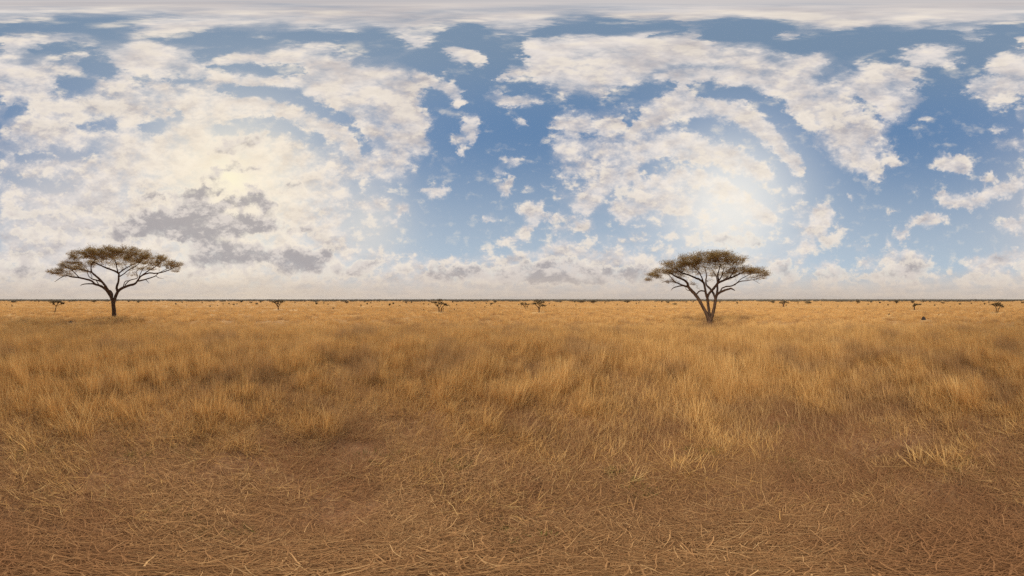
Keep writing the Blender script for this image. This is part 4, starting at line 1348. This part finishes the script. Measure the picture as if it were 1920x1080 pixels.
# ------------------------------------------------------------------ mounds and dead wood
def mound(name, x, y, wpx, hpx, label, mat, seed, peak):
    c = ground_at(x, y)
    D = math.hypot(c.x, c.y)
    w, h = wpx * D * R(DPX), hpx * D * R(DPY)
    nr, ns = 12, 20
    V, Q, Tn = [], [], []
    for i in range(nr):
        t = i / nr
        for j in range(ns):
            a = 2 * math.pi * j / ns
            k = 1 + 0.22 * mnoise.noise((math.cos(a) * 1.5 + seed, math.sin(a) * 1.5, t * 2.5)) + 0.10 * mnoise.noise((math.cos(a) * 5 + seed, math.sin(a) * 5, t * 7))
            rr = 0.5 * w * k * ((1 - t) ** peak) * (1 + 0.12 * (1 - t) ** 6)
            zz = h * t - 0.05 + 0.05 * h * mnoise.noise((math.cos(a) * 3, math.sin(a) * 3, t * 4 + seed))
            V.append((rr * math.cos(a) + 0.08 * w * t, rr * math.sin(a), zz))
    V.append((0.08 * w, 0, h - 0.05))
    for i in range(nr - 1):
        for j in range(ns):
            k = (j + 1) % ns
            Q.append((i * ns + j, i * ns + k, (i + 1) * ns + k, (i + 1) * ns + j))
    for j in range(ns):
        Tn.append(((nr - 1) * ns + j, (nr - 1) * ns + (j + 1) % ns, nr * ns))
    o = link(name, mesh_np(name, V, Q, Tn, mat, smooth=True), loc=c)
    tag(o, label, 'mound')
    CLEAR.append((c.x, c.y, 0.55 + w * 0.5))
    for k in (0.97, 0.94, 0.91):
        CLEAR.append((c.x * k, c.y * k, 0.35 + w * 0.45))


def dead_wood(x, y, pts, label, seed):
    c = ground_at(x, y)
    rnd = random.Random(seed)
    tf = TreeFrame(x, y, (0, 0), 1.0)
    m = tf.D * R(DPX)
    lines = []
    for ln in pts:
        lines.append(smooth_line([(tf.at(px, py, 0.3 * i * m * rnd.uniform(-1, 1)), w * m * 0.5) for i, (px, py, w) in enumerate(ln)], 3, 0.0, rnd))
    V, Q = tubes(lines, 6, lumpy=0.1, rnd=rnd)
    o = link('dead_branch', mesh_np('dead_branch', [tuple(p) for p in V], Q, None, M_BARK, smooth=True), loc=c)
    tag(o, label, 'dead branch')
    CLEAR.append((c.x, c.y, 1.3))
    CLEAR.append((c.x * 0.95, c.y * 0.95, 1.2))


def build_small_things():
    mound('earth_mound', 1732.3, 599.6, 10.0, 7.6, 'blackish peaked mound alone in the golden grass at right', M_MOUND, 1.3, 0.55)
    mound('earth_mound', 132.7, 605.0, 7.0, 4.6, 'small grey-brown hump in the grass before the big forked acacia', M_MOUND2, 4.1, 0.45)
    dead_wood(625.5, 580.5, [[(626.2, 580.5, .9), (625, 578.5, .9), (622, 577.2, .8)], [(624.5, 578.2, .9), (626, 577, 1.2), (627.5, 576.8, .7)]], 'dark fallen branch propped on the plain right of the wispy tree', 5)
    dead_wood(549.5, 581.8, [[(550.5, 581.8, .7), (549, 580.4, .6), (547.8, 579, .4)], [(549.3, 580.6, .4), (549.8, 579.2, .3)]], 'short dead stick leaning in the grass near the wispy tree', 6)


build_big_trees()
build_small_trees()
build_bushes()
build_small_things()
build_grass()

# ------------------------------------------------------------------ air between the eye and the bush line
def build_haze():
    m, T = new_mat('haze_air')
    pv = T.new('ShaderNodeVolumePrincipled')
    pv.inputs['Color'].default_value = (0.88, 0.85, 0.82, 1)
    pv.inputs['Density'].default_value = HAZE
    pv.inputs['Anisotropy'].default_value = 0.2
    o = T.new('ShaderNodeOutputMaterial')
    T.l.new(pv.outputs[0], o.inputs['Volume'])
    a, z0, z1 = 15000.0, -1.4, 26.0
    v = [(x, y, z) for z in (z0, z1) for y in (-a, a) for x in (-a, a)]
    f = [(0, 2, 3, 1), (4, 5, 7, 6), (0, 1, 5, 4), (2, 6, 7, 3), (0, 4, 6, 2), (1, 3, 7, 5)]
    o = link('haze', mesh_np('haze', v, f, None, m))
    tag(o, kind='stuff')
    o['label'] = 'thin pale dust haze lying over the whole plain'


HAZE = 0.00015
if HAZE > 0:
    build_haze()
